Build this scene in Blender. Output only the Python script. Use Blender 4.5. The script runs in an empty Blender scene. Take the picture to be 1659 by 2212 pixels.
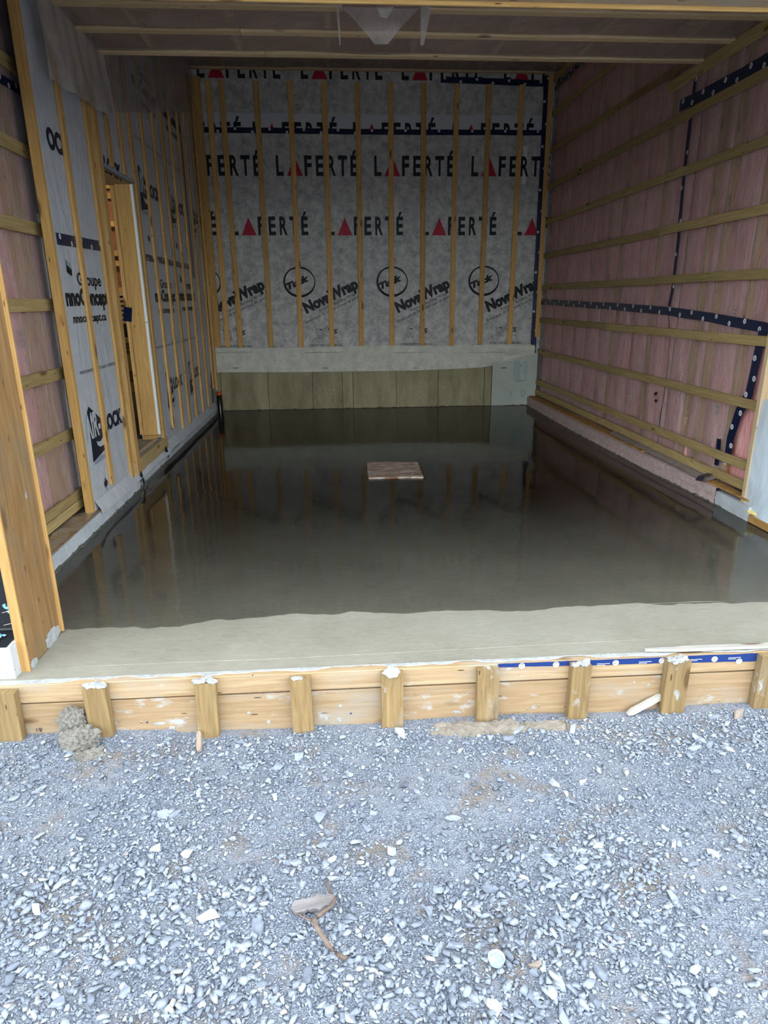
import bpy, bmesh, math, random
import numpy as np
from mathutils import Vector, Matrix, noise

random.seed(7); rng = np.random.default_rng(11)
sc = bpy.context.scene
COL = sc.collection

# ------------------------------------------------------------------ camera
F = 1424.0; CX, CY = 829.5, 1106.0; CAMZ = 1.44
def _unit(v): return v / np.linalg.norm(v)
_d = _unit(np.array([722 - CX, 649 - CY, F])); _v = _unit(np.array([868 - CX, 5533 - CY, F]))
_v = _unit(_v - _d * (_v @ _d)); _x = _unit(np.cross(_v, _d))
R = np.array([_x, _d, -_v])                      # rows: world axes in camera coordinates
cam = bpy.data.cameras.new('camera'); camo = bpy.data.objects.new('camera', cam); COL.objects.link(camo)
cam.sensor_fit = 'HORIZONTAL'; cam.sensor_width = 36.0; cam.lens = F * 36.0 / 1659.0
cam.clip_start = 0.05; cam.clip_end = 200
M3 = Matrix([[R[i, 0], -R[i, 1], -R[i, 2]] for i in range(3)])
camo.matrix_world = Matrix.Translation((0, 0, CAMZ)) @ M3.to_4x4()
sc.camera = camo

# ------------------------------------------------------------------ sky and exposure
world = bpy.data.worlds.new('overcast_sky'); sc.world = world; world.use_nodes = True
bg = world.node_tree.nodes['Background']
bg.inputs[0].default_value = (0.86, 0.94, 1.0, 1); bg.inputs[1].default_value = 1.0
sc.view_settings.view_transform = 'Standard'; sc.view_settings.look = 'None'
sc.view_settings.gamma = 1.0; sc.view_settings.use_curve_mapping = False
sc.view_settings.exposure = 2.35

# ------------------------------------------------------------------ measuring: photograph pixel -> point on a known plane
def _ray(px, py): return R @ np.array([px - CX, py - CY, F])
def atX(px, py, X): r = _ray(px, py); r = r * X / r[0]; r[2] += CAMZ; return Vector(r)
def atY(px, py, Y): r = _ray(px, py); r = r * Y / r[1]; r[2] += CAMZ; return Vector(r)
def atZ(px, py, Z): r = _ray(px, py); r = r * (Z - CAMZ) / r[2]; r[2] += CAMZ; return Vector(r)

# ------------------------------------------------------------------ materials
class NT:
    def __init__(s, name, rough=0.7, spec=0.3):
        s.m = bpy.data.materials.new(name); s.m.use_nodes = True
        s.t = s.m.node_tree; s.b = s.t.nodes['Principled BSDF']; s.out = s.t.nodes['Material Output']
        s.b.inputs['Roughness'].default_value = rough; s.b.inputs['Specular IOR Level'].default_value = spec
    def n(s, typ, **kw):
        n = s.t.nodes.new('ShaderNode' + typ)
        for k, v in kw.items():
            if k.startswith('i_'):
                k2 = k[2:].replace('_', ' ')
                n.inputs[int(k2) if k2.isdigit() else k2].default_value = v
            else: setattr(n, k, v)
        return n
    def l(s, a, b): s.t.links.new(a, b)
    def coord(s, scale=(1, 1, 1), kind='Object', rnd=0.0, loc=(0, 0, 0)):
        tc = s.n('TexCoord'); mp = s.n('Mapping'); mp.inputs['Scale'].default_value = scale; mp.inputs['Location'].default_value = loc
        src = s.n('NewGeometry').outputs['Position'] if kind == 'World' else tc.outputs[kind]
        if rnd:
            oi = s.n('ObjectInfo'); mul = s.n('Math', operation='MULTIPLY', i_1=rnd); s.l(oi.outputs['Random'], mul.inputs[0])
            add = s.n('VectorMath', operation='ADD'); s.l(src, add.inputs[0]); s.l(mul.outputs[0], add.inputs[1]); src = add.outputs[0]
        s.l(src, mp.inputs['Vector']); return mp.outputs[0]
    def noise(s, vec, scale, detail=4, rough=0.55, dist=0.0):
        n = s.n('TexNoise'); n.inputs['Scale'].default_value = scale; n.inputs['Detail'].default_value = detail
        n.inputs['Roughness'].default_value = rough; n.inputs['Distortion'].default_value = dist
        s.l(vec, n.inputs['Vector']); return n.outputs['Fac']
    def ramp(s, fac, stops, interp='LINEAR'):
        r = s.n('ValToRGB'); r.color_ramp.interpolation = interp; e = r.color_ramp.elements
        while len(e) < len(stops): e.new(0.5)
        for el, (p, c) in zip(e, stops):
            el.position = p; el.color = (c, c, c, 1) if isinstance(c, (int, float)) else (*c, 1)
        s.l(fac, r.inputs[0]); return r.outputs[0]
    def mix(s, fac, a, b, mode='MIX'):
        m = s.n('Mix', data_type='RGBA', blend_type=mode)
        for sock, v in ((m.inputs[0], fac), (m.inputs[6], a), (m.inputs[7], b)):
            if isinstance(v, bpy.types.NodeSocket): s.l(v, sock)
            elif isinstance(v, (int, float)): sock.default_value = v
            else: sock.default_value = (*v, 1)
        return m.outputs[2]
    def math(s, op, a, b=0.0, clamp=False):
        m = s.n('Math', operation=op, use_clamp=clamp)
        for sock, v in zip(m.inputs, (a, b)):
            if isinstance(v, bpy.types.NodeSocket): s.l(v, sock)
            else: sock.default_value = v
        return m.outputs[0]
    def bump(s, h, strength=0.3, dist=0.01):
        b = s.n('Bump'); b.inputs['Strength'].default_value = strength; b.inputs['Distance'].default_value = dist
        s.l(h, b.inputs['Height']); s.l(b.outputs[0], s.b.inputs['Normal']); return b.outputs[0]
    def col(s, c): s.l(c, s.b.inputs['Base Color']); return s
    def var(s, c, amt=0.25):                      # lighter or darker piece by piece
        oi = s.n('ObjectInfo'); mr = s.n('MapRange'); mr.inputs[3].default_value = 1 - amt; mr.inputs[4].default_value = 1 + amt * 0.6
        s.l(oi.outputs['Random'], mr.inputs[0]); hs = s.n('HueSaturation'); s.l(c, hs.inputs['Color']); s.l(mr.outputs[0], hs.inputs['Value']); return hs.outputs[0]

def plain(name, c, rough=0.7, spec=0.3, metal=0.0):
    t = NT(name, rough, spec); t.b.inputs['Base Color'].default_value = (*c, 1); t.b.inputs['Metallic'].default_value = metal; return t.m

def wood(name, light, dark, knot=(0.10, 0.045, 0.015), stain=None, amt=0.22, grain=1.0, smear=0.0, rough=0.72):
    t = NT(name, rough, 0.25)
    v = t.coord((1.1 * grain, 16 * grain, 16 * grain), rnd=37.0)
    g = t.noise(v, 2.6, 6, 0.6, 1.2)
    c = t.ramp(g, [(0.28, dark), (0.5, tuple(0.5 * (a + b) for a, b in zip(light, dark))), (0.72, light)])
    w = t.n('TexWave', wave_type='BANDS', bands_direction='Y'); w.inputs['Scale'].default_value = 0.75; w.inputs['Distortion'].default_value = 4.0
    w.inputs['Detail'].default_value = 2.0; t.l(v, w.inputs['Vector'])
    c = t.mix(t.math('MULTIPLY', w.outputs['Fac'], 0.28), c, dark)
    kv = t.coord((2.6, 9, 9), rnd=91.0); vo = t.n('TexVoronoi', feature='F1'); vo.inputs['Scale'].default_value = 1.0; t.l(kv, vo.inputs['Vector'])
    k = t.ramp(vo.outputs['Distance'], [(0.09, 1.0), (0.17, 0.0)])
    c = t.mix(t.math('MULTIPLY', k, 0.8), c, knot)
    v2 = t.n('TexVoronoi', feature='F1'); v2.inputs['Scale'].default_value = 1.0; t.l(t.coord((5, 26, 26), rnd=17.0), v2.inputs['Vector'])
    c = t.mix(t.math('MULTIPLY', t.ramp(v2.outputs['Distance'], [(0.07, 1.0), (0.10, 0.0)]), 0.85), c, (0.04, 0.02, 0.01))
    if stain:
        sm = t.ramp(t.noise(t.coord((1.2, 3, 3), rnd=53.0), 2.0, 4, 0.6), [(0.5, 0.0), (0.68, 1.0)])
        c = t.mix(t.math('MULTIPLY', sm, 0.65), c, stain)
    if smear:
        s2 = t.ramp(t.noise(t.coord((3, 6, 6), rnd=71.0), 2.6, 6, 0.65), [(0.66 - 0.12 * smear, 0.0), (0.70, 0.9)])
        c = t.mix(s2, c, (0.42, 0.43, 0.43))
    t.col(t.var(c, amt)); t.bump(g, 0.25, 0.004)
    return t.m

M = {}
M['spruce'] = wood('spruce furring', (0.78, 0.50, 0.19), (0.48, 0.26, 0.08), amt=0.25)
M['treated'] = wood('greenish furring', (0.50, 0.38, 0.17), (0.30, 0.21, 0.085), amt=0.18)
M['ceilwood'] = wood('pale furring', (0.74, 0.58, 0.36), (0.54, 0.39, 0.21), amt=0.15)
M['stud'] = wood('stud timber', (0.66, 0.42, 0.15), (0.44, 0.24, 0.07), amt=0.15)
M['form'] = wood('form plank', (0.50, 0.375, 0.225), (0.32, 0.205, 0.105), stain=(0.36, 0.32, 0.26), amt=0.06, smear=0.25)
M['formlow'] = wood('form board', (0.41, 0.295, 0.175), (0.28, 0.18, 0.095), stain=(0.32, 0.29, 0.24), amt=0.05, smear=0.7)
M['stake'] = wood('stake timber', (0.36, 0.25, 0.115), (0.18, 0.115, 0.05), stain=(0.30, 0.26, 0.20), amt=0.15, smear=0.4)
M['jamb'] = wood('jamb plank', (0.37, 0.225, 0.095), (0.20, 0.11, 0.042), stain=(0.20, 0.15, 0.095), amt=0.1, grain=0.7, smear=0.2)
M['jambedge'] = wood('jamb edge', (0.50, 0.31, 0.115), (0.36, 0.195, 0.06), amt=0.1)
M['osbsill'] = wood('rim board', (0.52, 0.40, 0.20), (0.40, 0.28, 0.12), amt=0.1)

def osb_mat(name, a, b, grey=0.0):
    t = NT(name, 0.8, 0.2); v = t.coord((9, 55, 22), rnd=5)
    vo = t.n('TexVoronoi', feature='F1'); vo.inputs['Scale'].default_value = 1.0; vo.inputs['Randomness'].default_value = 1.0; t.l(v, vo.inputs['Vector'])
    c = t.ramp(vo.outputs['Color'], [(0.1, b), (0.9, a)])
    if grey:
        s = t.ramp(t.noise(t.coord((3, 8, 3), rnd=3), 2.2, 5, 0.65), [(0.5, 0), (0.62, 1)]); c = t.mix(t.math('MULTIPLY', s, grey), c, (0.40, 0.40, 0.39))
    t.col(c); t.bump(vo.outputs['Distance'], 0.5, 0.004); return t.m
M['osb'] = osb_mat('strand board', (0.44, 0.34, 0.26), (0.17, 0.085, 0.05), 0.85)
M['osbledge'] = osb_mat('strand board ledge', (0.50, 0.30, 0.10), (0.28, 0.14, 0.04))

def wrap_mat(name, base, amount, tint2, crease=0.25):
    t = NT(name, 0.55, 0.3); v = t.coord((1, 1, 1))
    a = t.noise(v, 9, 8, 0.72); b = t.noise(v, 55, 4, 0.6)
    m = t.ramp(t.math('ADD', t.math('MULTIPLY', a, 0.65), t.math('MULTIPLY', b, 0.35)), [(0.40, 0), (0.60, 1)])
    t.col(t.mix(m, tuple(c * (1 - amount) for c in base), tint2))
    cr = t.noise(t.coord((1.2, 1.2, 0.35)), 3.2, 5, 0.6, 1.5); t.bump(cr, crease, 0.05); return t.m
M['wrapback'] = wrap_mat('grey mottled wrap', (0.54, 0.53, 0.50), 0.44, (0.62, 0.61, 0.57))
M['wraplow'] = wrap_mat('pale wrap flap', (0.60, 0.60, 0.50), 0.18, (0.66, 0.66, 0.55), 0.4)
M['wrapleft'] = wrap_mat('silver wrap', (0.48, 0.505, 0.53), 0.08, (0.52, 0.545, 0.565), 0.35)
M['wrapband'] = plain('pale lap band', (0.55, 0.56, 0.57), 0.5)
M['ink'] = plain('black print', (0.012, 0.012, 0.014), 0.55)
M['navyink'] = plain('dark navy print', (0.012, 0.016, 0.032), 0.5)
M['red'] = plain('crimson print', (0.42, 0.012, 0.03), 0.5)
M['greyink'] = plain('grey shadow print', (0.27, 0.32, 0.38), 0.5)
M['white'] = plain('white print', (0.80, 0.80, 0.80), 0.5)
M['blueink'] = plain('pale blue print', (0.20, 0.46, 0.72), 0.5)
M['tealink'] = plain('faded teal print', (0.22, 0.36, 0.36), 0.7)
M['tape'] = plain('navy tape', (0.006, 0.012, 0.045), 0.28, 0.5)
M['formtape'] = plain('blue tape', (0.012, 0.035, 0.16), 0.3, 0.5)
M['paper'] = plain('white label', (0.72, 0.72, 0.70), 0.6)
M['foamwhite'] = plain('white foam strip', (0.85, 0.87, 0.86), 0.6)
M['membrane'] = plain('black membrane', (0.010, 0.011, 0.014), 0.42, 0.4)
M['steel'] = plain('steel nail', (0.45, 0.36, 0.32), 0.4, 0.5, 0.9)
M['blackpipe'] = plain('black plastic', (0.008, 0.008, 0.009), 0.25, 0.5)
M['orange'] = plain('orange plastic', (0.45, 0.07, 0.015), 0.45)
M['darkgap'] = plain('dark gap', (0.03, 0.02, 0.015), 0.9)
M['spray'] = plain('spray foam', (0.85, 0.72, 0.28), 0.8)

def pink_mat(name, a, b, c3):
    t = NT(name, 0.9, 0.1); v = t.coord((1, 1, 0.45), rnd=19.0)
    n1 = t.noise(v, 4.0, 6, 0.6, 0.6); n2 = t.noise(t.coord((6, 6, 1.0), rnd=13.0), 7.0, 4, 0.6)
    c = t.ramp(n1, [(0.3, a), (0.52, b), (0.75, c3)])
    c = t.mix(t.math('MULTIPLY', t.ramp(n2, [(0.4, 0), (0.7, 1)]), 0.35), c, c3)
    t.col(c); t.bump(n1, 0.6, 0.05); return t.m
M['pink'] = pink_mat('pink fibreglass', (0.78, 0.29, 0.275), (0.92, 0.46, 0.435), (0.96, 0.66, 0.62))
M['pinkdark'] = pink_mat('dimmed pink insulation', (0.20, 0.085, 0.05), (0.30, 0.13, 0.08), (0.42, 0.24, 0.17))  # darker copy of the pink, the next room's dimness put into the colour
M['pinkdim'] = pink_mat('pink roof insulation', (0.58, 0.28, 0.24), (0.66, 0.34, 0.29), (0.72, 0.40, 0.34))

def poly_mat(name, film, milk, scale=(5, 5, 0.7), bstr=0.5, rough=0.22, tr=(1, 1, 1)):
    t = NT(name, rough, 0.5); nt = t.t; nt.nodes.remove(t.b)
    v = t.coord((1, 1, 1)); h = t.noise(t.coord(scale), 3.0, 6, 0.62, 1.8)
    bp = t.n('Bump'); bp.inputs['Strength'].default_value = bstr; bp.inputs['Distance'].default_value = 0.04; t.l(h, bp.inputs['Height'])
    tb = t.n('BsdfTransparent'); tb.inputs[0].default_value = (*tr, 1)
    df = t.n('BsdfDiffuse'); df.inputs[0].default_value = (*film, 1); t.l(bp.outputs[0], df.inputs['Normal'])
    gl = t.n('BsdfGlossy'); gl.inputs['Roughness'].default_value = rough; t.l(bp.outputs[0], gl.inputs['Normal'])
    m1 = t.n('MixShader'); t.l(tb.outputs[0], m1.inputs[1]); t.l(df.outputs[0], m1.inputs[2])
    mk = t.ramp(h, [(0.3, milk * 0.75), (0.75, min(1.0, milk * 1.35))]); t.l(mk, m1.inputs[0])
    fr = t.n('Fresnel'); fr.inputs['IOR'].default_value = 1.22; t.l(bp.outputs[0], fr.inputs['Normal'])
    m2 = t.n('MixShader'); t.l(fr.outputs[0], m2.inputs[0]); t.l(m1.outputs[0], m2.inputs[1]); t.l(gl.outputs[0], m2.inputs[2])
    t.l(m2.outputs[0], t.out.inputs['Surface']); return t.m
M['poly'] = poly_mat('clear vapour film', (0.92, 0.76, 0.72), 0.27, (8, 8, 1.1), 0.8, 0.2)
M['polyceil'] = poly_mat('ceiling vapour film', (0.62, 0.54, 0.46), 0.34, (1.5, 1.5, 1.5))
M['polymilk'] = poly_mat('milky hanging film', (0.62, 0.58, 0.52), 0.55, (1.2, 1.2, 0.7), 0.25)
M['polythin'] = poly_mat('thin hanging film', (0.55, 0.53, 0.50), 0.36, (2, 2, 1.0))
M['polywhite'] = poly_mat('white frosted film', (0.66, 0.76, 0.84), 0.84, (0.8, 0.8, 0.5), 0.3)
M['polyledge'] = poly_mat('crumpled film', (0.52, 0.46, 0.46), 0.42, (3, 3, 3), 0.8)

def concrete(name, a, b, scale=3.0, streak=False, rough=0.8, pits=0.0, bstr=0.25):
    t = NT(name, rough, 0.3); n1 = t.noise(t.coord((1, 1, 0.25 if streak else 1), 'World'), scale, 8, 0.65); n2 = t.noise(t.coord(kind='World'), scale * 14, 4, 0.6)
    f = t.math('ADD', t.math('MULTIPLY', n1, 0.75), t.math('MULTIPLY', n2, 0.25))
    c = t.ramp(f, [(0.35, b), (0.65, a)])
    if pits:
        vo = t.n('TexVoronoi'); vo.inputs['Scale'].default_value = 26; t.l(t.coord(kind='World'), vo.inputs['Vector'])
        c = t.mix(t.ramp(vo.outputs['Distance'], [(0.10, pits), (0.20, 0)]), c, tuple(x * 0.25 for x in b))
    t.col(t.var(c, 0.18) if streak else c); t.bump(f, bstr, 0.01); return t.m
M['concwall'] = concrete('cast foundation', (0.40, 0.36, 0.22), (0.19, 0.165, 0.09), 4.5, True, pits=0.45)
M['conclight'] = concrete('pale concrete', (0.54, 0.56, 0.58), (0.42, 0.44, 0.46), 4, pits=0.4)
M['curb'] = concrete('kerb concrete', (0.56, 0.60, 0.63), (0.38, 0.41, 0.43), 9, pits=0.3)
M['mortar'] = concrete('wet mortar', (0.245, 0.23, 0.20), (0.13, 0.12, 0.10), 14, rough=0.75, bstr=0.8)
M['crust'] = concrete('pale mortar crust', (0.47, 0.485, 0.485), (0.29, 0.30, 0.29), 30, bstr=0.8)
M['sand'] = concrete('sandy mortar', (0.29, 0.25, 0.205), (0.17, 0.15, 0.12), 18, bstr=0.8)
M['foampanel'] = concrete('foam board face', (0.46, 0.49, 0.43), (0.38, 0.41, 0.36), 3)
M['pinkfoam'] = concrete('pink foam board', (0.64, 0.46, 0.44), (0.36, 0.29, 0.27), 22)
M['subfloor'] = concrete('worn subfloor', (0.36, 0.31, 0.26), (0.22, 0.18, 0.15), 6)
M['sludge'] = concrete('wet cement rim', (0.14, 0.135, 0.11), (0.06, 0.06, 0.05), 20, rough=0.5)

def slab_mat():
    t = NT('trowelled slab', 0.7, 0.35); p = t.coord(kind='World')
    sw = t.noise(t.coord((3.0, 14.0, 1), 'World'), 4.0, 8, 0.7, 1.5); big = t.noise(p, 1.6, 5, 0.6)
    f = t.math('ADD', t.math('MULTIPLY', sw, 0.5), t.math('MULTIPLY', big, 0.5))
    c = t.ramp(f, [(0.34, (0.195, 0.185, 0.145)), (0.66, (0.30, 0.285, 0.235))])
    sp = t.ramp(t.noise(p, 130, 2, 0.5), [(0.70, 0), (0.78, 0.5)]); c = t.mix(sp, c, (0.50, 0.49, 0.44))
    t.col(c); t.bump(t.math('ADD', f, t.math('MULTIPLY', t.noise(p, 60, 3), 0.3)), 0.25, 0.008); return t.m
M['slab'] = slab_mat()

def water_mat():
    t = NT('bleed water film', 0.04, 0.5); t.t.nodes.remove(t.b)
    h = t.noise(t.coord((1.0, 0.6, 1), 'World'), 5.0, 3, 0.5, 0.4); h2 = t.noise(t.coord((1, 1, 1), 'World'), 22.0, 3, 0.5)
    bp = t.n('Bump'); bp.inputs['Strength'].default_value = 0.10; bp.inputs['Distance'].default_value = 0.02
    t.l(t.math('ADD', h, t.math('MULTIPLY', h2, 0.10)), bp.inputs['Height'])
    tr = t.n('BsdfTransparent'); sx = t.n('SeparateXYZ'); t.l(t.coord(kind='World'), sx.inputs[0])
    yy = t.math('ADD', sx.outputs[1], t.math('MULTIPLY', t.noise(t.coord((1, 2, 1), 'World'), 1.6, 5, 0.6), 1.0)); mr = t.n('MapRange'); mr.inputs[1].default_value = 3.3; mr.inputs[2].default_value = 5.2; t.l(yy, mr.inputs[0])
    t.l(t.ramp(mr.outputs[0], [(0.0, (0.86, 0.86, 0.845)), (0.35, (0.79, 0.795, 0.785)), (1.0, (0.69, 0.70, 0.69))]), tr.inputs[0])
    gl = t.n('BsdfGlossy'); gl.inputs['Roughness'].default_value = 0.06; t.l(bp.outputs[0], gl.inputs['Normal'])
    fr = t.n('Fresnel'); fr.inputs['IOR'].default_value = 1.36; t.l(bp.outputs[0], fr.inputs['Normal'])
    m = t.n('MixShader'); t.l(fr.outputs[0], m.inputs[0]); t.l(tr.outputs[0], m.inputs[1]); t.l(gl.outputs[0], m.inputs[2])
    t.l(m.outputs[0], t.out.inputs['Surface']); return t.m
M['water'] = water_mat()

def gravel_ground():
    t = NT('stone dust', 0.9, 0.15); p = t.coord(kind='World')
    vo = t.n('TexVoronoi', feature='F1'); vo.inputs['Scale'].default_value = 190; t.l(p, vo.inputs['Vector'])
    c = t.ramp(vo.outputs['Color'], [(0.1, (0.10, 0.118, 0.155)), (0.55, (0.20, 0.222, 0.275)), (0.95, (0.37, 0.405, 0.455))])
    n = t.noise(p, 3.2, 5, 0.6); c = t.mix(t.ramp(n, [(0.45, 0), (0.62, 0.75)]), c, (0.25, 0.265, 0.305))
    n2 = t.noise(t.coord(kind='World', loc=(3.3, 1.7, 0)), 4.5, 6, 0.65); c = t.mix(t.ramp(n2, [(0.54, 0), (0.66, 0.8)]), c, (0.21, 0.17, 0.13))
    t.col(c); t.bump(vo.outputs['Distance'], 0.9, 0.006); return t.m
M['ground'] = gravel_ground()
def stone_mat(name, attr):
    t = NT(name, 0.85, 0.2)
    if attr: a = t.n('Attribute', attribute_name='tone').outputs['Fac']
    else: a = t.n('ObjectInfo').outputs['Random']
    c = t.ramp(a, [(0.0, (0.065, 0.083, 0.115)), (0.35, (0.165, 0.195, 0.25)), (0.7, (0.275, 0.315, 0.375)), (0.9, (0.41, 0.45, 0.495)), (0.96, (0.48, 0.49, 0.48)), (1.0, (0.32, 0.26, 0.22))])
    n = t.noise(t.coord(kind='World'), 60, 4, 0.6); c = t.mix(0.35, c, t.ramp(n, [(0.3, (0.14, 0.16, 0.20)), (0.7, (0.46, 0.495, 0.545))]))
    t.col(c); t.bump(n, 0.3, 0.003); return t.m
M['gravel'] = stone_mat('crushed stone', True); M['stone'] = stone_mat('loose stone', False)
M['palestone'] = concrete('pale rock', (0.50, 0.52, 0.53), (0.30, 0.33, 0.37), 28)
M['brownstone'] = concrete('brown rock', (0.36, 0.30, 0.25), (0.23, 0.19, 0.16), 28)
M['bluestone'] = concrete('blue grey rock', (0.28, 0.32, 0.39), (0.19, 0.215, 0.27), 28)

# ------------------------------------------------------------------ object helpers
def link(o, parent=None):
    COL.objects.link(o)
    if parent is not None: o.parent = parent
    return o
def mesh_obj(name, verts, faces, mat, parent=None, mw=None, mats=None, fm=None, smooth=False):
    me = bpy.data.meshes.new(name); me.from_pydata([tuple(v) for v in verts], [], faces)
    for m in (mats or [mat]): me.materials.append(m)
    if fm is not None: me.polygons.foreach_set('material_index', fm)
    if smooth: me.polygons.foreach_set('use_smooth', [True] * len(me.polygons))
    me.update(); o = bpy.data.objects.new(name, me)
    if mw is not None: o.matrix_world = mw
    return link(o, parent)
def tag(o, label=None, cat=None, group=None, kind=None):
    for k, v in (('label', label), ('category', cat), ('group', group), ('kind', kind)):
        if v: o[k] = v
    return o
def empty(name, loc, label, cat, kind=None):
    o = bpy.data.objects.new(name, None); o.location = loc; o.empty_display_size = 0.1; link(o); return tag(o, label, cat, None, kind)
BOXF = [(0, 3, 2, 1), (4, 5, 6, 7), (0, 1, 5, 4), (1, 2, 6, 5), (2, 3, 7, 6), (3, 0, 4, 7)]
def boxv(x0, x1, y0, y1, z0, z1):
    return [(x0, y0, z0), (x1, y0, z0), (x1, y1, z0), (x0, y1, z0), (x0, y0, z1), (x1, y0, z1), (x1, y1, z1), (x0, y1, z1)]
def boxes(name, mat, bs, parent=None):
    vs, fs = [], []
    for b in bs:
        k = len(vs); vs += boxv(*b); fs += [tuple(i + k for i in f) for f in BOXF]
    return mesh_obj(name, vs, fs, mat, parent)
def world_of(p):
    m = p.matrix_basis.copy()
    return world_of(p.parent) @ p.matrix_parent_inverse @ m if p.parent else m
def local(o):                                   # children of a parent that stands away from the origin keep their world place
    if o.parent: o.matrix_parent_inverse = world_of(o.parent).inverted()
    return o
_lid = [0]
def lumber(name, mat, a, b, w, t, wdir, parent=None, bev=0.0025, wob=0.0):
    """a plank from a to b: width w along wdir, thickness t, long axis = local X"""
    a, b = Vector(a), Vector(b); X = (b - a).normalized(); L = (b - a).length
    Y = Vector(wdir); Y = (Y - X * Y.dot(X)).normalized(); Z = X.cross(Y)
    n = max(1, int(L / 0.6)) if wob else 1
    hw, ht = w / 2, t / 2; c = min(bev, ht * 0.4, hw * 0.4)
    prof = [(-hw + c, -ht), (hw - c, -ht), (hw, -ht + c), (hw, ht - c), (hw - c, ht), (-hw + c, ht), (-hw, ht - c), (-hw, -ht + c)]
    vs, fs = [], []; _lid[0] += 1
    for i in range(n + 1):
        s = -L / 2 + L * i / n
        oy = wob * noise.noise((s * 0.8 + _lid[0] * 3.1, 0.3, 0.7)) if wob else 0
        vs += [(s, y + oy, z) for y, z in prof]
    for i in range(n):
        for k in range(8):
            p, q = i * 8 + k, i * 8 + (k + 1) % 8; fs.append((p, p + 8, q + 8, q))
    fs.append(tuple(range(8))); fs.append(tuple(range(n * 8 + 7, n * 8 - 1, -1)))
    mw = Matrix((X, Y, Z)).transposed().to_4x4(); mw.translation = (a + b) / 2
    o = mesh_obj(name, vs, fs, mat, parent, mw); return local(o)
def grid(name, mat, o, u, v, nu, nv, fn=None, parent=None, smooth=True, keep=None):
    o, u, v = Vector(o), Vector(u), Vector(v); n = u.cross(v).normalized(); vs, fs = [], []
    for j in range(nv + 1):
        for i in range(nu + 1):
            s, t = i / nu, j / nv; p = o + u * s + v * t
            if fn:
                d = fn(s, t, p)
                p = p + (n * d if isinstance(d, (int, float)) else Vector(d))
            vs.append(p)
    for j in range(nv):
        for i in range(nu):
            if keep is None or keep((i + .5) / nu, (j + .5) / nv):
                k = j * (nu + 1) + i; fs.append((k, k + 1, k + nu + 2, k + nu + 1))
    return local(mesh_obj(name, vs, fs, mat, parent, smooth=smooth))
def tube(name, mat, pts, rad, sides=8, parent=None):
    pts = [Vector(p) for p in pts]; vs, fs = [], []
    for i, p in enumerate(pts):
        d = (pts[min(i + 1, len(pts) - 1)] - pts[max(i - 1, 0)]).normalized(); a = d.orthogonal().normalized(); b = d.cross(a)
        r = rad[i] if isinstance(rad, (list, tuple)) else rad
        vs += [p + (a * math.cos(q) + b * math.sin(q)) * r for q in [2 * math.pi * k / sides for k in range(sides)]]
    for i in range(len(pts) - 1):
        for k in range(sides):
            p, q = i * sides + k, i * sides + (k + 1) % sides; fs.append((p, q, q + sides, p + sides))
    fs.append(tuple(range(sides))[::-1]); fs.append(tuple(range(len(vs) - sides, len(vs))))
    return local(mesh_obj(name, vs, fs, mat, parent, smooth=True))
def lathe(name, mat, prof, c, parent=None, sides=28, axis=(0, 0, 1)):
    q = Vector((0, 0, 1)).rotation_difference(Vector(axis)); vs, fs = [], []
    for r, z in prof:
        for k in range(sides):
            a = 2 * math.pi * k / sides; vs.append(Vector(c) + q @ Vector((r * math.cos(a), r * math.sin(a), z)))
    for i in range(len(prof) - 1):
        for k in range(sides):
            p, n2 = i * sides + k, i * sides + (k + 1) % sides; fs.append((p, n2, n2 + sides, p + sides))
    return local(mesh_obj(name, vs, fs, mat, parent, smooth=True))
def blob(name, mat, c, r, amp, freq, sub=4, parent=None, flat=None, seed=0.0, chunk=False):
    bm = bmesh.new(); bmesh.ops.create_icosphere(bm, subdivisions=sub, radius=1.0)
    for v in bm.verts:
        p = v.co.copy(); q = p * freq + Vector((seed, seed * 1.7, 0)); d = 1 + amp * (noise.fractal(q, 0.8, 2.1, 4) if not chunk else (1.0 * abs(noise.noise(q)) + .55 * abs(noise.noise(q * 2.2)) + .18 * noise.noise(q * 5) - .45))
        v.co = Vector((p.x * r[0], p.y * r[1], p.z * r[2])) * d + Vector(c)
        if max(r) > 5 * min(r) and max(r) > .2:       # long mounds: even crumbs instead of stretched ones
            w = Vector((p.x * r[0], p.y * r[1], p.z * r[2])); k2 = w * 22 + Vector((seed, 0, 0))
            v.co = w * (1 + .25 * noise.noise(w * 9)) + Vector((0, 0, 1)) * (.022 * abs(noise.noise(k2)) + .014 * abs(noise.noise(k2 * 2.4)) - .012) + Vector((0, .02 * noise.noise(k2 * .6), 0)) + Vector(c)
        if flat is not None: v.co.z = max(v.co.z, flat)
    me = bpy.data.meshes.new(name); bm.to_mesh(me); bm.free(); me.materials.append(mat)
    return local(link(bpy.data.objects.new(name, me), parent))

# ------------------------------------------------------------------ printing: flat lettering laid on a plane
_glyph = {}
def glyph(body, bold=0.0, shear=0.0, space=1.0):
    key = (body, bold, shear, space)
    if key not in _glyph:
        c = bpy.data.curves.new('lettering', 'FONT'); c.body = body; c.offset = bold; c.shear = shear; c.space_character = space; c.resolution_u = 3
        o = bpy.data.objects.new('lettering', c); COL.objects.link(o)
        dg = bpy.context.evaluated_depsgraph_get(); dg.update(); me = bpy.data.meshes.new_from_object(o.evaluated_get(dg))
        vs = np.array([v.co[:2] for v in me.vertices]) if len(me.vertices) else np.zeros((0, 2)); fs = [tuple(p.vertices) for p in me.polygons]
        bpy.data.objects.remove(o); bpy.data.curves.remove(c); bpy.data.meshes.remove(me); _glyph[key] = (vs, fs)
    return _glyph[key]
CAP = None
def cap(bold):
    v, f = glyph('H', bold); return v[:, 1].max() - v[:, 1].min(), v[:, 1].min()
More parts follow.
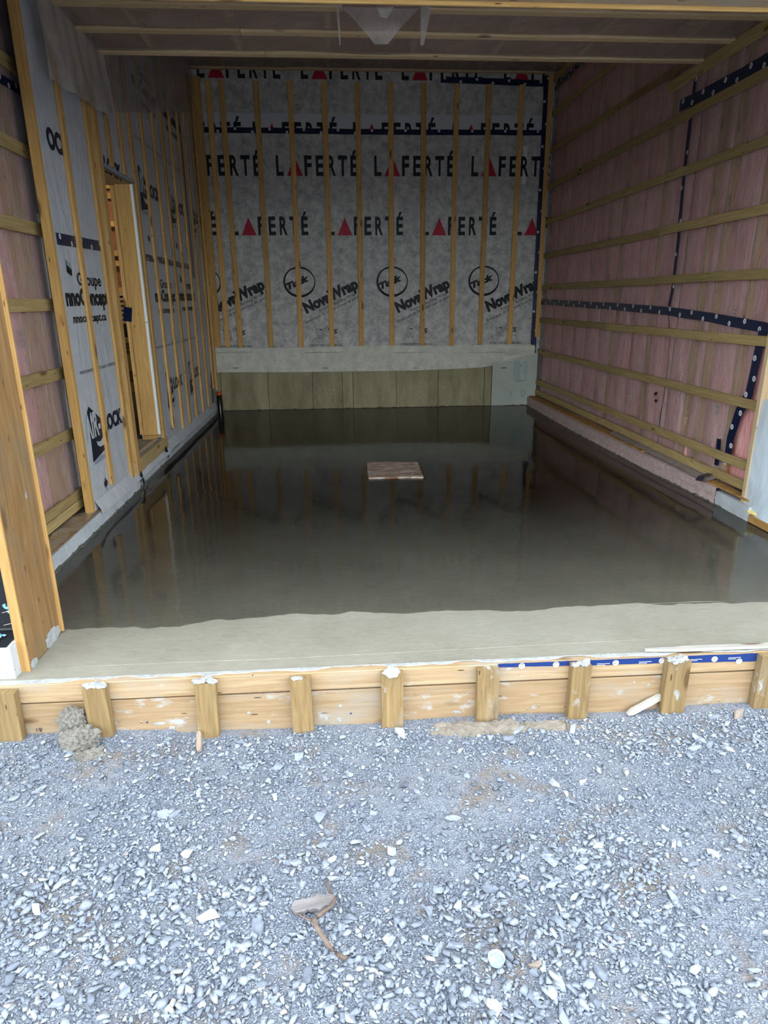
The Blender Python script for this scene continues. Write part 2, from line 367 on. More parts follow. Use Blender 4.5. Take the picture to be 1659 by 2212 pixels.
class Print:
    """flat print on a plane: origin o, reading direction u, up direction v"""
    def __init__(s, o, u, v, mats): s.o, s.u, s.v = Vector(o), Vector(u).normalized(), Vector(v).normalized(); s.n = s.u.cross(s.v); s.V, s.Fc, s.fm, s.mats = [], [], [], mats
    def add(s, pts, faces, mi=0, h=0.0):
        k = len(s.V); s.V += [(p[0], p[1], h) for p in pts]; s.Fc += [tuple(i + k for i in f) for f in faces]; s.fm += [mi] * len(faces)
    def text(s, body, x, y, ch, w=None, mi=0, rot=0.0, bold=0.0, shear=0.0, h=0.0, space=1.0, anchor='l'):
        v, f = glyph(body, bold, shear, space)
        if not len(v): return
        H, y0 = cap(bold); sy = ch / H; x0, x1 = v[:, 0].min(), v[:, 0].max(); sx = (w / (x1 - x0)) if w else sy
        q = np.stack([(v[:, 0] - x0) * sx, (v[:, 1] - y0) * sy], 1)
        if anchor == 'c': q[:, 0] -= (x1 - x0) * sx / 2
        c, sn = math.cos(rot), math.sin(rot); q = np.stack([q[:, 0] * c - q[:, 1] * sn + x, q[:, 0] * sn + q[:, 1] * c + y], 1)
        s.add(q, f, mi, h)
    def poly(s, pts, mi=0, h=0.0): s.add(pts, [tuple(range(len(pts)))], mi, h)
    def rect(s, x0, x1, y0, y1, mi=0, h=0.0): s.poly([(x0, y0), (x1, y0), (x1, y1), (x0, y1)], mi, h)
    def ring(s, cx, cy, rx, ry, tx, ty, dx=0, dy=0, mi=0, h=0.0, n=40):
        o, i = [], []
        for k in range(n):
            a = 2 * math.pi * k / n; o.append((cx + rx * math.cos(a), cy + ry * math.sin(a))); i.append((cx + dx + (rx - tx) * math.cos(a), cy + dy + (ry - ty) * math.sin(a)))
        s.add(o + i, [(k, (k + 1) % n, n + (k + 1) % n, n + k) for k in range(n)], mi, h)
    def disc(s, cx, cy, r, mi=0, h=0.0, n=14, ry=None): s.poly([(cx + r * math.cos(2 * math.pi * k / n), cy + (ry or r) * math.sin(2 * math.pi * k / n)) for k in range(n)], mi, h)
    def mesh(s, name):
        me = bpy.data.meshes.new(name); me.from_pydata(s.V, [], s.Fc)
        for m in s.mats: me.materials.append(m)
        me.polygons.foreach_set('material_index', s.fm); me.update(); return me
    def mat(s, off=0.0, eps=0.0015):
        mw = Matrix((s.u, s.v, s.n)).transposed().to_4x4(); mw.translation = s.o + s.u * off + s.n * eps; return mw
    def build(s, name, parent, eps=0.0015, clip=None):
        me = s.mesh(name)
        if clip:
            bm = bmesh.new(); bm.from_mesh(me)
            for co, no in clip: bmesh.ops.bisect_plane(bm, geom=bm.verts[:] + bm.edges[:] + bm.faces[:], plane_co=co, plane_no=no, clear_outer=True)
            bm.to_mesh(me); bm.free()
        o = bpy.data.objects.new(name, me); o.matrix_world = s.mat(0, eps); link(o, parent); return local(o)
def again(o, shift):
    c = o.copy(); COL.objects.link(c); c.parent = o.parent; c.matrix_parent_inverse = o.matrix_parent_inverse
    mw = o.matrix_basis.copy(); mw.translation += Vector(shift); c.matrix_basis = mw; return c
LEAF = [(0, 1.0), (.13, .72), (.30, .80), (.24, .42), (.42, .60), (.48, .48), (.74, .54), (.64, .34), (.80, .22), (.48, .02), (.52, -.14), (.08, -.06), (.05, -.5)]
LEAF = LEAF + [(-x, y) for x, y in LEAF[::-1][:-1]]

def ribbon(name, mat, pts, w, n, parent, up=None, logo=None, eps=0.002, step=0.19):
    """strip of tape along pts on a plane with normal n; round white marks along it"""
    pts = [Vector(p) for p in pts]; n = Vector(n); vs, fs, fm = [], [], []
    fine = []
    for a, b in zip(pts[:-1], pts[1:]):
        k = max(2, int((b - a).length / 0.12)); fine += [a + (b - a) * i / k for i in range(k)]
    fine.append(pts[-1])
    for i, p in enumerate(fine):
        d = (fine[min(i + 1, len(fine) - 1)] - fine[max(i - 1, 0)]).normalized(); s = n.cross(d).normalized()
        wl = w / 2 * (1 + 0.08 * noise.noise(p * 5)); wob = s * (0.004 * noise.noise(p * 3 + Vector((7, 0, 0))))
        vs += [p + s * wl + n * eps + wob, p - s * wl + n * eps + wob]
    for i in range(len(fine) - 1): fs.append((2 * i, 2 * i + 2, 2 * i + 3, 2 * i + 1)); fm.append(0)
    if logo:
        L, tgt, side = 0.0, 0.05, 1
        for a, b in zip(fine[:-1], fine[1:]):
            l = (b - a).length
            while L + l >= tgt:
                d = (b - a).normalized(); s = n.cross(d).normalized(); c = a + d * (tgt - L) + s * side * w * 0.24 + n * (eps + 0.001); r = logo
                k = len(vs); m = 14; vs += [c + (d * math.cos(2 * math.pi * q / m) + s * math.sin(2 * math.pi * q / m)) * r for q in range(m)]
                fs.append(tuple(range(k, k + m))); fm.append(1)
                for z in (-0.28, 0.28):                      # the two short words inside the mark
                    k = len(vs); cc = c + s * z * r + n * 0.0006
                    vs += [cc - d * r * .55 - s * r * .13, cc + d * r * .55 - s * r * .13, cc + d * r * .55 + s * r * .13, cc - d * r * .55 + s * r * .13]; fs.append((k, k + 1, k + 2, k + 3)); fm.append(0)
                tgt += step / 2; side = -side
            L += l
    return local(mesh_obj(name, vs, fs, None, parent, mats=[mat, M['white']], fm=fm))

XL, XR, YB = -1.64, 2.82, 9.235               # left wrap plane, right film plane, back wrap plane
LOWC, HIGHC = 3.13, 4.09                      # low and high ceiling
XI = -1.76                                    # film plane of the insulated left wall

# ------------------------------------------------------------------ ground and slab
GZ = -0.25
def gz(x, y):
    h = GZ - 0.045 * min(1.0, max(0.0, (2.3 - y) / 1.2))
    h += 0.022 * noise.noise((x * 1.3, y * 1.3, 0.2)) + 0.010 * noise.noise((x * 4.1, y * 4.1, 1.7))
    if y > 2.0 and x < -0.7: h += 0.02 * min(1, (y - 2.0) / 0.3)
    return h
def axis(lo, hi, fa, fb, fine, coarse):
    a = list(np.arange(fa, fb, fine)); x = fa
    while x > lo: coarse_ = coarse; x -= coarse_; a.insert(0, x)
    x = a[-1]
    while x < hi: x += coarse; a.append(x)
    return a
gx = [-40, -12, -6] + axis(-3.4, 4.0, -2.0, 2.8, 0.04, 0.2) + [7, 12, 40]; gy = [-40, -12, -4, -1.5, -0.4] + axis(0.0, 2.4, 0.9, 2.36, 0.04, 0.2) + [2.6, 3.2]
gx = sorted(set(round(x, 3) for x in gx)); gy = sorted(set(round(y, 3) for y in gy))
gv = [(x, y, gz(x, min(y, 2.4))) for y in gy for x in gx]; W = len(gx)
ground = mesh_obj('ground', gv, [(j * W + i, j * W + i + 1, (j + 1) * W + i + 1, (j + 1) * W + i) for j in range(len(gy) - 1) for i in range(W - 1)], M['ground'], smooth=True)
tag(ground, 'crushed stone yard of grey dust and gravel in front of the timber form', 'ground', kind='structure')

floor = boxes('floor', M['slab'], [(-1.78, 2.98, 2.402, 9.5, -0.6, 0.0)])
tag(floor, 'freshly poured concrete slab, dull at the front edge and flooded with dark water behind', 'floor', kind='structure')
# trowel line near the front edge
tp = [(-1.2, 2.499), (-0.6, 2.494), (-0.24, 2.49), (0.4, 2.50), (1.09, 2.513), (1.37, 2.519)]
o = tube('trowel_ridge', M['slab'], [(x, y, 0.0005) for x, y in tp], 0.0022, 6, floor)
# the thin film of water lying on the slab, with its own ragged front shore
shore = [atZ(*p, 0) for p in [(127, 1365), (250, 1357), (390, 1352), (480, 1340), (620, 1330), (760, 1325), (900, 1322), (1080, 1320), (1250, 1315), (1420, 1305), (1540, 1302), (1659, 1300)]]
sp = []
for a, b in zip(shore[:-1], shore[1:]):
    for i in range(14):
        p = a + (b - a) * i / 14; sp.append((p.x, p.y + 0.030 * noise.fractal(Vector((p.x * 5, 0.3, 0)), 0.7, 2.0, 4), 0.0022))
sp.append((2.12, 2.83, 0.0022)); sp.append((2.95, 2.85, 0.0022))
sp.insert(0, (-1.60, 2.80, 0.0022))
top = [(x, 9.22, 0.0022) for x, y, z in sp]; n = len(sp)
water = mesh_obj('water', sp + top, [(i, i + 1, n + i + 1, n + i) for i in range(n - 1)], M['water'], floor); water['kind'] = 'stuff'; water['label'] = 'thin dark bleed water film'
# rough wet cement rim along the walls
def rim(name, pts, side, parent):
    vs, fs = [], []; rr = random.Random(5)
    seq = []
    for a, b in zip(pts[:-1], pts[1:]):
        a, b = Vector(a), Vector(b); k = int((b - a).length / 0.035)
        seq += [a + (b - a) * i / k for i in range(k)]
    for p in seq:
        h = 0.004 + 0.012 * rr.random() ** 3; wd = 0.008 + 0.02 * rr.random() ** 2
        vs += [(p.x - side[0] * .01, p.y - side[1] * .01, h + 0.004), (p.x + side[0] * wd * .4, p.y + side[1] * wd * .4, h), (p.x + side[0] * wd, p.y + side[1] * wd, -0.002)]
    for i in range(len(seq) - 1):
        for k in (0, 1): q = 3 * i + k; fs.append((q, q + 3, q + 4, q + 1))
    o = mesh_obj(name, vs, fs, M['sludge'], parent); o['kind'] = 'stuff'; return o
rim('cement_rim', [(-1.60, 2.9, 0), (-1.605, 5.2, 0), (-1.60, 9.2, 0)], (1, 0), floor)
rim('cement_rim', [(-1.6, 9.20, 0), (2.68, 9.20, 0)], (0, -1), floor)
rim('cement_rim', [(2.66, 9.2, 0), (2.645, 8.1, 0), (2.655, 6.3, 0), (2.68, 5.4, 0), (2.72, 4.42, 0), (2.77, 4.0, 0), (2.8, 3.2, 0)], (-1, 0), floor)

sc_p = [atZ(x, y, 0) for x, y in ((1378, 1310), (1410, 1307), (1450, 1305), (1500, 1303), (1545, 1302), (1590, 1303))]
tube('cement_scum', M['slab'], [(p.x, p.y + .010, .001) for p in sc_p], [.001, .0022, .0018, .0028, .002, .001], 6, floor)
# ------------------------------------------------------------------ back wall
wall_back = boxes('wall_back', M['wrapback'], [(-1.9, 3.1, YB, YB + 0.25, 0.70, 4.3)])
tag(wall_back, 'rear wall in grey printed building wrap with vertical wooden strips', 'wall', kind='structure')
bu, bv = (1, 0, 0), (0, 0, 1)
def bk(px, py): p = atY(px, py, YB); return p.x, p.z
# cast foundation, panel by panel, with recessed joints
boxes('foundation_core', M['sludge'], [(-1.9, 3.1, YB + 0.012, YB + 0.2, -0.1, 0.75)], wall_back)
jx = [-1.66, -1.575, -0.94, -0.332, 0.077, 0.224, 0.824, 1.412, 2.06, 2.165]
for k, (a, b) in enumerate(zip(jx[:-1], jx[1:])):
    d = 0.004 * (k % 3)
    o = boxes('concrete_panel', M['concwall'], [(a + 0.004, b - 0.004, YB - 0.006 - d, YB + 0.02, -0.02, 0.74)], wall_back)
# foam board at the right end with faded print
fo = boxes('foam_board', M['foampanel'], [(2.168, 2.80, YB - 0.03, YB + 0.02, -0.02, 0.76)], wall_back); fo['label'] = 'pale foam board with faded blue print'
P = Print((2.168, YB - 0.03, 0), bu, bv, [M['tealink']])
for k, x in enumerate((.30, .315, .335, .36, .375, .44, .46, .48)): P.rect(x, x + .008, .42 if k in (0, 5) else .34, .62, 0)
P.rect(.345, .45, .335, .355); P.disc(.395, .56, .018); P.text('V', .25, .12, .10, w=.05, bold=0.02); P.text('U', .42, .12, .11, w=.06, bold=0.02)
P.build('faded_print', fo)
# upper sheet lap band
boxes('wrap_lap', M['wrapband'], [(-1.9, 2.8, YB - 0.0025, YB, 3.43, 3.625)], wall_back)
# words across the wrap
def laferte(caph):
    u = caph / 158.0; Pp = Print((0, YB, 0), bu, bv, [M['ink'], M['red']])
    for ch, x0, w in (('L', 0, 62), ('F', 240, 62), ('E', 337, 63), ('R', 436, 70), ('T', 527, 78), ('É', 632, 62)): Pp.text(ch, x0 * u, 0, caph, w * u, bold=0.03)
    Pp.poly([(90 * u, 0), (224 * u, 0), (157 * u, 150 * u)], 1); return Pp
def row(pxs, base, caph, clip=None, name='printed_word'):
    first = None
    for i, px in enumerate(pxs):
        x, z = bk(px, base[0] + (base[1] - base[0]) * i / max(1, len(pxs) - 1))
        if first is None:
            Pp = laferte(caph); Pp.o = Vector((x, YB, z))
            cl = [((0, c - z if s > 0 else c - z, 0), (0, s, 0)) for c, s in (clip or [])]
            first = Pp.build(name, wall_back, 0.004, cl or None); f0 = (x, z); cur = first
        else: cur = again(first, (x - f0[0], 0, z - f0[1]))
    return first
row([385.5, 597.5, 808.6, 1017.5], (379.5, 381), 0.232)
row([300, 501, 708.5, 912, 1112], (508.5, 508.5), 0.222)
row([426, 650, 867.5, 1088], (168, 176), 0.225, [(4.08, 1)])
row([339, 548, 763, 977], (309, 311), 0.235, [(3.45, -1)])
# the round mark and slanted product lines
def emblem():
    Pp = Print((0, YB, 0), bu, bv, [M['ink']]); s = 1 / 164.0     # 164 px per metre here; origin = ring centre
    Pp.ring(0, 0, 34.4 * s, 31.6 * s, 3.2 * s, 3.2 * s, 1.2 * s, 1.5 * s); Pp.ring(0, 0, 34.4 * s, 31.6 * s, 1.6 * s, 4.4 * s, -0.6 * s, 0.8 * s)
    Pp.text('Tuck', -25 * s, -16.5 * s, 14.5 * s, 52 * s, rot=math.radians(22), bold=0.075, shear=0.25)
    a = math.radians(24.5)
    Pp.text('NovaWrap', 13 * s, -66 * s, 25 * s, 128 * s, rot=a, bold=0.06)
    Pp.text('Premium Building Wrap', 42.5 * s, -62.5 * s, 6.2 * s, 86 * s, rot=a)
    Pp.text('Enveloppe de bâtiment haut de gamme', 12 * s, -86 * s, 6.2 * s, 136 * s, rot=a)
    Pp.text('CCMC', 30.5 * s, -101.5 * s, 4.6 * s, 18 * s, bold=0.01); Pp.rect(30.5 * s, 49 * s, -104.6 * s, -103.9 * s); Pp.rect(30.5 * s, 49 * s, -107.6 * s, -106.9 * s)
    Pp.text('13292-R', 31 * s, -113.5 * s, 4 * s, 18 * s); Pp.text('13329-R', 31 * s, -118.5 * s, 4 * s, 18 * s)
    L2 = [(56 * s + x * 6 * s, -100 * s + y * 9 * s) for x, y in LEAF]; m = len(L2); I2 = [(56 * s + x * 4.6 * s, -100 * s + y * 7.6 * s) for x, y in LEAF]
    Pp.add(L2 + I2, [(k, (k + 1) % m, m + (k + 1) % m, m + k) for k in range(m)])
    Pp.text('ES', 62 * s, -108.5 * s, 10 * s, 17 * s, bold=0.035, shear=0.2); Pp.text('ESR-2016', 62 * s, -118 * s, 2.6 * s, 18 * s)
    Pp.text('INTERTAPE POLYMER INC.', 19 * s, -135 * s, 5 * s, 73 * s, bold=0.006); Pp.text('TRURO, NOVA SCOTIA, CANADA', 28 * s, -142.5 * s, 3 * s, 56 * s)
    return Pp
Pp = emblem(); x0, z0 = bk(646.6, 609.6); Pp.o = Vector((x0, YB, z0)); e0 = Pp.build('printed_emblem', wall_back, 0.004)
for px, py in ((442, 611), (847, 608.7), (1044.8, 607)):
    x, z = bk(px, py); again(e0, (x - x0, 0, z - z0))
# lower flap of wrap hanging over the foundation
hem = [(-1.66, .528), (-1.0, .519), (-.17, .512), (1.1, .511), (2.0, .535), (2.16, .558), (2.4, .598), (2.55, .64), (2.72, .644)]
def hemz(x):
    for (a, za), (b, zb) in zip(hem[:-1], hem[1:]):
        if x <= b: return za + (zb - za) * (x - a) / (b - a)
    return hem[-1][1]
def flapfn(s, t, p):
    zt = 0.842 + 0.006 * math.sin(p.x * 3); zb = hemz(p.x); amp = 0.004 + 0.02 * max(0, (p.x - 1.6))
    return (0, -0.030 - 0.02 * math.sin(math.pi * min(1, t * 1.0)) * 0.5 - amp * noise.noise((p.x * 3.0, t * 2.5, 0.4)) - amp * 0.6 * noise.noise((p.x * 1.2 + t * 3, t * 4 - p.x, 3)), zb + (zt - zb) * t - p.z)
flap = grid('wrap_flap', M['wraplow'], (-1.655, YB, 0), (4.40, 0, 0), (0, 0, 1), 110, 12, flapfn, wall_back); flap['label'] = 'pale folded strip of building wrap over the foundation'
for px in (462.5, 660, 849, 1010):
    x, z = bk(px, 762); Pp = Print((x, YB - 0.045, z), bu, bv, [M['ink']]); Pp.text('FASTEN TO SUBSTRATE WITH APPROVED FASTENERS, SEE WWW.', 0, 0, 0.009, 0.52); Pp.build('printed_line', flap, 0.014)
for px in (503, 697, 890, 1080):
    x, z = bk(px, 796); Pp = Print((x, YB - 0.045, z), bu, bv, [M['ink']]); Pp.text('NTAB 01', 0, 0, 0.02, 0.08, rot=0.08 if px > 1000 else 0); Pp.build('printed_line', flap, 0.014)
# vertical strips
for (pa, pb) in [((449, 172), (492, 750)), ((477, 172), (520, 750)), ((552.5, 174), (586, 750)), ((625.5, 175), (651, 750)), ((699.5, 176), (717.5, 750)), ((771.5, 178), (781.5, 750)), ((843.7, 179), (847, 750)),
                 ((914.8, 180), (911.5, 749)), ((987.5, 181), (975, 747)), ((1057, 182), (1036.6, 746)), ((1128, 183), (1100.5, 745))]:
    a, b = atY(*pb, YB - 0.012), atY(*pa, YB - 0.012); lumber('furring_strip', M['spruce'], a, b, 0.066, 0.019, (1, 0, 0), wall_back, wob=0.006)
a, b = atY(1159.5, 728, YB - 0.03), atY(1191, 160, YB - 0.03); lumber('furring_strip', M['spruce'], a, b, 0.062, 0.03, (1, 0, 0), wall_back)
lumber('corner_stud', M['stud'], (-1.575, YB - 0.02, 0.86), (-1.575, YB - 0.02, 4.0), 0.10, 0.03, (1, 0, 0), wall_back)
# tapes and label
ribbon('tape_strip', M['tape'], [(-1.62, YB, 3.44), (0.4, YB, 3.43), (2.72, YB, 3.435)], 0.062, (0, -1, 0), wall_back, logo=0.016, eps=0.006, step=0.42)
ribbon('tape_strip', M['tape'], [(1.38, YB, 4.005), (2.0, YB, 3.99), (2.70, YB, 3.975)], 0.068, (0, -1, 0), wall_back, logo=0.016, eps=0.007, step=0.4)
ribbon('tape_strip', M['tape'], [atY(1150, 762, YB), atY(1160, 560, YB), atY(1172, 340, YB), atY(1180, 165, YB)], 0.075, (0, -1, 0), wall_back, logo=0.016, eps=0.034, step=0.5)
Pp = Print(atY(1130, 398, YB), bu, bv, [M['paper']]); Pp.rect(-.02, .032, 0, .44); Pp.build('paper_label', wall_back, 0.002)

# ------------------------------------------------------------------ left wall
wall_left = boxes('wall_left', M['wrapleft'], [(-1.70, XL, 4.335, 5.31, 0.10, 4.3), (-1.70, XL, 6.14, 9.5, 0.06, 4.3), (-1.70, XL, 5.31, 6.14, 2.40, 4.3),
                                               (-2.2, -1.70, 2.86, 4.62, 3.16, 4.3), (-1.90, -1.70, 4.50, 5.31, 0.10, 4.3), (-1.80, -1.70, 6.14, 9.5, 0.06, 4.3), (-1.90, -1.70, 5.31, 6.14, 2.40, 4.3), (-2.3, -2.0, 2.80, 4.62, -0.1, 4.3), (-2.0, -1.9, 4.50, 4.62, 0.0, 4.3)])
tag(wall_left, 'left wall in silver printed wrap with thin wooden strips and a doorway', 'wall', kind='structure')
lu, lv = (0, 1, 0), (0, 0, 1)
def lw(px, py): p = atX(px, py, XL); return p.y, p.z
YS = [(4.70, .20, 2.95), (5.165, .12, 3.0), (6.62, .25, 3.9), (7.04, .17, 3.9), (7.39, .16, 3.9), (7.77, .16, 3.9), (8.16, .165, 3.9), (8.55, .17, 3.9), (8.96, .35, 3.95)]
for y, z0, z1 in YS:
    if z1 > 3.5:
        zj = 2.05 + random.uniform(-.12, .12); lumber('furring_strip', M['spruce'], (XL + .011, y, z0), (XL + .011, y, zj), 0.062, 0.019, (0, 1, 0), wall_left, wob=0.008)
        lumber('furring_strip', M['spruce'], (XL + .012, y + random.uniform(-.006, .006), zj + .003), (XL + .012, y, z1), 0.062, 0.019, (0, 1, 0), wall_left, wob=0.008)
    else: lumber('furring_strip', M['spruce'], (XL + .011, y, z0), (XL + .011, y, z1), 0.066, 0.020, (0, 1, 0), wall_left, wob=0.006)
for y in (5.62, 5.94): lumber('furring_strip', M['spruce'], (XL + .011, y, 2.40), (XL + .011, y, 3.9), 0.062, 0.019, (0, 1, 0), wall_left, wob=0.006)
lumber('furring_strip', M['spruce'], (XL + .02, 9.15, .30), (XL + .02, 9.15, 3.95), 0.05, 0.03, (0, 1, 0), wall_left)
# printed marks of the near sheet, then the same marks further along
def airlock():
    Pp = Print((0, 0, 0), lu, lv, [M['navyink'], M['wrapleft'], M['greyink']])
    q = lambda x, y: lw(130 + x / 11.06, 860 + y / 11.06)
    O = q(665, 200); Q = lambda x, y: (q(x, y)[0] - O[0], q(x, y)[1] - O[1])
    Pp.poly([Q(*p) for p in [(665, 200), (630, 350), (690, 740), (735, 1030), (790, 1540), (945, 1360), (1075, 1215), (1080, 1050), (1030, 860), (990, 600), (960, 490)]])
    Pp.poly([Q(*p) for p in [(855, 1020), (900, 1045), (960, 1020), (1030, 885), (1065, 1050), (1030, 1115), (940, 1160), (885, 1120)]], 1, 0.0008)
    Pp.poly([Q(*p) for p in [(810, 1540), (870, 1470), (960, 1370), (1110, 1305), (1130, 1340), (1060, 1420), (930, 1530), (820, 1600)]], 2, 0.0004)
    A = Q(720, 590); B = Q(830, 555); C = Q(700, 420)
    Pp.text('BP', A[0], A[1] + .0, C[1] - A[1], B[0] - A[0], 1, h=0.001, bold=0.03)
    A = Q(640, 1045); B = Q(985, 890); C = Q(735, 645); Pp.text('AIR-', A[0], A[1], 0.17, B[0] - A[0], 1, h=0.001, bold=0.03, shear=-0.0)
    A = Q(1075, 870); B = Q(1480, 590); C = Q(1010, 480); Pp.text('LOCK', A[0], A[1] + .015, 0.115, B[0] - A[0] + 0.005, 0, bold=0.055)
    return Pp, O
Pp, O = airlock(); Pp.o = Vector((XL, O[0], O[1])); al0 = Pp.build('printed_emblem', wall_left, 0.003)
for dy, dz in ((1.075 * 2 - .03, .03), (3.15, .03), (.74, 1.775), (1.93, 1.775), (3.0, 1.775), (4.07, 1.775)): again(al0, (0, dy, dz))
Pp = Print((XL, 4.37, 2.30), lu, lv, [M['navyink']]); Pp.text('OCK', .07, 0, .12, .33, bold=.055); Pp.build('printed_emblem', wall_left, 0.003)
def groupe():
    Pp = Print((0, 0, 0), lu, lv, [M['ink'], M['greyink']]); O = lw(157, 660)
    q = lambda px, py: (lw(px, py)[0] - O[0], lw(px, py)[1] - O[1])
    a, b, c = q(167.5, 616), q(216, 616), q(164.5, 592); Pp.text('Groupe', a[0], a[1], 0.078, b[0] - a[0] + .02, bold=0.025)
    Pp.text('nnoConcept', -.10, -.004, 0.112, .80, bold=0.05)
    a, b = q(163, 698), q(228, 690); Pp.text('nnoconcept.ca', -.03, a[1] + .0, 0.056, 0.63, bold=0.03)
    Pp.poly([q(140.5, 561), q(154, 582), q(155, 597), q(144, 588)]); Pp.poly([q(141, 561), q(151, 569), q(154.5, 584), q(143, 572)], 1, .0006)
    
    return Pp, O
Pp, O = groupe(); Pp.o = Vector((XL, O[0], O[1])); gr0 = Pp.build('printed_name', wall_left, 0.003)
for dy, dz in ((2.13, .02), (3.15, .03), (2.13, 1.77), (3.2, 1.78)): again(gr0, (0, dy, dz))
lf = lambda: [(x * .05, y * .065) for x, y in LEAF]
Pp = Print((XL, 4.60, .215), lu, lv, [M['navyink']]); Pp.poly(lf()); Pp.text('FAIT AU', .075, .03, .02, .08); Pp.text('CANADA', .075, -.01, .02, .08); mp0 = Pp.build('printed_leaf', wall_left, 0.003)
for dy, dz in ((1.90, 1.75), (3.0, 1.77), (2.0, .03), (4.25, .15)): again(mp0, (0, dy, dz))
Pp = Print((XL, 4.42, 1.0), lu, lv, [M['ink']]); Pp.text('MADE IN CANADA FABRIQUÉ AU CANADA · DISTRIBUTED BY DISTRIBUÉ PAR', 0, 0, .02, .92); ln0 = Pp.build('printed_line', wall_left, 0.003)
for dy, dz in ((1.94, .03), (2.9, .03), (.3, 1.77), (1.97, 1.77), (2.95, 1.78)): again(ln0, (0, dy, dz))
ribbon('tape_strip', M['tape'], [(XL, 4.36, 1.803), (XL, 5.30, 1.822)], 0.068, (1, 0, 0), wall_left, logo=0.016, eps=0.005, step=0.36)
ribbon('tape_strip', M['tape'], [(XL, 6.15, 1.815), (XL, 8.25, 1.817)], 0.056, (1, 0, 0), wall_left, logo=0.016, eps=0.005, step=0.36)
ribbon('tape_strip', M['tape'], [(XL, 8.34, 3.7), (XL, 8.36, 1.7)], 0.055, (1, 0, 0), wall_left, eps=0.006)
ribbon('tape_strip', M['tape'], [(XL, 8.90, .55), (XL, 8.88, .12)], 0.10, (1, 0, 0), wall_left, eps=0.006)
# turned-up skirt of wrap along the kerb
def skirt(s, t, p): return (0.025 * math.sin(t * 1.5) * (0.7 + 0.6 * noise.noise((p.y * 3, t, 0))), 0, 0.012 * noise.noise((p.y * 2.2, 0, 4)))
grid('wrap_skirt', M['wrapleft'], (XL + .004, 4.345, .17), (0, 4.75, 0), (0.022, 0, -.09), 90, 4, skirt, wall_left)
ribbon('tape_patch', M['tape'], [(-1.607, 5.30, .14), (-1.600, 5.34, .03)], 0.05, (1, 0, 0), wall_left, eps=0.004)
ribbon('tape_patch', M['tape'], [(-1.607, 6.14, .15), (-1.600, 6.20, .05)], 0.06, (1, 0, 0), wall_left, eps=0.004)
# insulated stretch: studs, batts, film, rails
for k, (y0, y1) in enumerate([(2.86, 3.25), (3.25, 3.70), (3.68, 4.15), (4.19, 4.27), (4.31, 4.50)]):
    def puff(s, t, p, k=k): return 0.045 * math.sin(math.pi * s) ** 0.6 * (0.8 + 0.5 * noise.noise((p.y * 4, p.z * 1.5, k))) - .005
    o = grid('insulation_batt', M['pink'], (XI - .06, y0, .16), (0, y1 - y0, 0), (0, 0, 2.98), 10, 26, puff, wall_left)
for y in (4.17, 4.29): lumber('wall_stud', M['stud'], (XI - .068, y, .12), (XI - .068, y, 3.14), 0.038, 0.12, (0, 1, 0), wall_left)
def wrk(s, t, p): return 0.010 * noise.noise((p.y * 9, p.z * 1.4, 2)) + 0.006 * noise.noise((p.y * 22, p.z * 4, 8))
grid('vapour_film', M['poly'], (XI, 2.86, .12), (0, 1.64, 0), (0, 0, 3.01), 60, 60, wrk, wall_left)
for px, z in ((112, None),):
    for zc in (.625, 1.015, 1.427, 1.855, 2.27, 2.70): lumber('furring_strip', M['treated'], (XI + .013, 2.86, zc), (XI + .013, 4.50, zc), 0.072, 0.019, (0, 0, 1), wall_left, wob=0.01)
for zc in (.155, .222): lumber('furring_strip', M['treated'], (XI + .013, 2.86, zc), (XI + .013, 4.47, zc), 0.062, 0.019, (0, 0, 1), wall_left)
lumber('corner_stud', M['stud'], (-1.662, 4.312, .112), (-1.662, 4.312, 3.12), 0.046, 0.05, (0, 1, 0), wall_left)
boxes('foam_strip', M['foamwhite'], [(XI - .01, XI + .006, 4.445, 4.495, .14, 1.95)], wall_left)
Pp = Print((XI - .012, 3.95, 1.30), (0, 0, -1), (0, 1, 0), [M['greyink']]); Pp.text('20', 0, 0, .07, .10); Pp.build('printed_number', wall_left, 0.004)
ribbon('tape_strip', M['tape'], [(XI, 3.6, 2.57), (XI, 4.5, 2.60)], 0.05, (1, 0, 0), wall_left, logo=0.014, eps=0.006)

baseboard_left = boxes('baseboard_left', M['curb'], [(-2.0, -1.61, 2.80, 5.27, -0.1, 0.097), (-1.9, -1.625, 5.27, 9.3, -0.1, 0.05)])
tag(baseboard_left, 'raised grey concrete kerb along the left edge of the slab', 'kerb', kind='structure')
boxes('wood_plate', M['jamb'], [(-1.77, -1.618, 2.82, 4.62, 0.098, 0.106)], baseboard_left)
def crum(s, t, p): return (0, 0, 0.012 + 0.010 * noise.noise((p.y * 6, p.x * 14, 1)) + 0.006 * noise.noise((p.y * 17, p.x * 30, 5)) - 0.012 * (t > .99))
grid('film_edge', M['polyledge'], (-1.75, 2.84, .10), (0, 1.80, 0), (0.135, 0, 0), 60, 8, crum, baseboard_left).scale = (1, 1, 1)

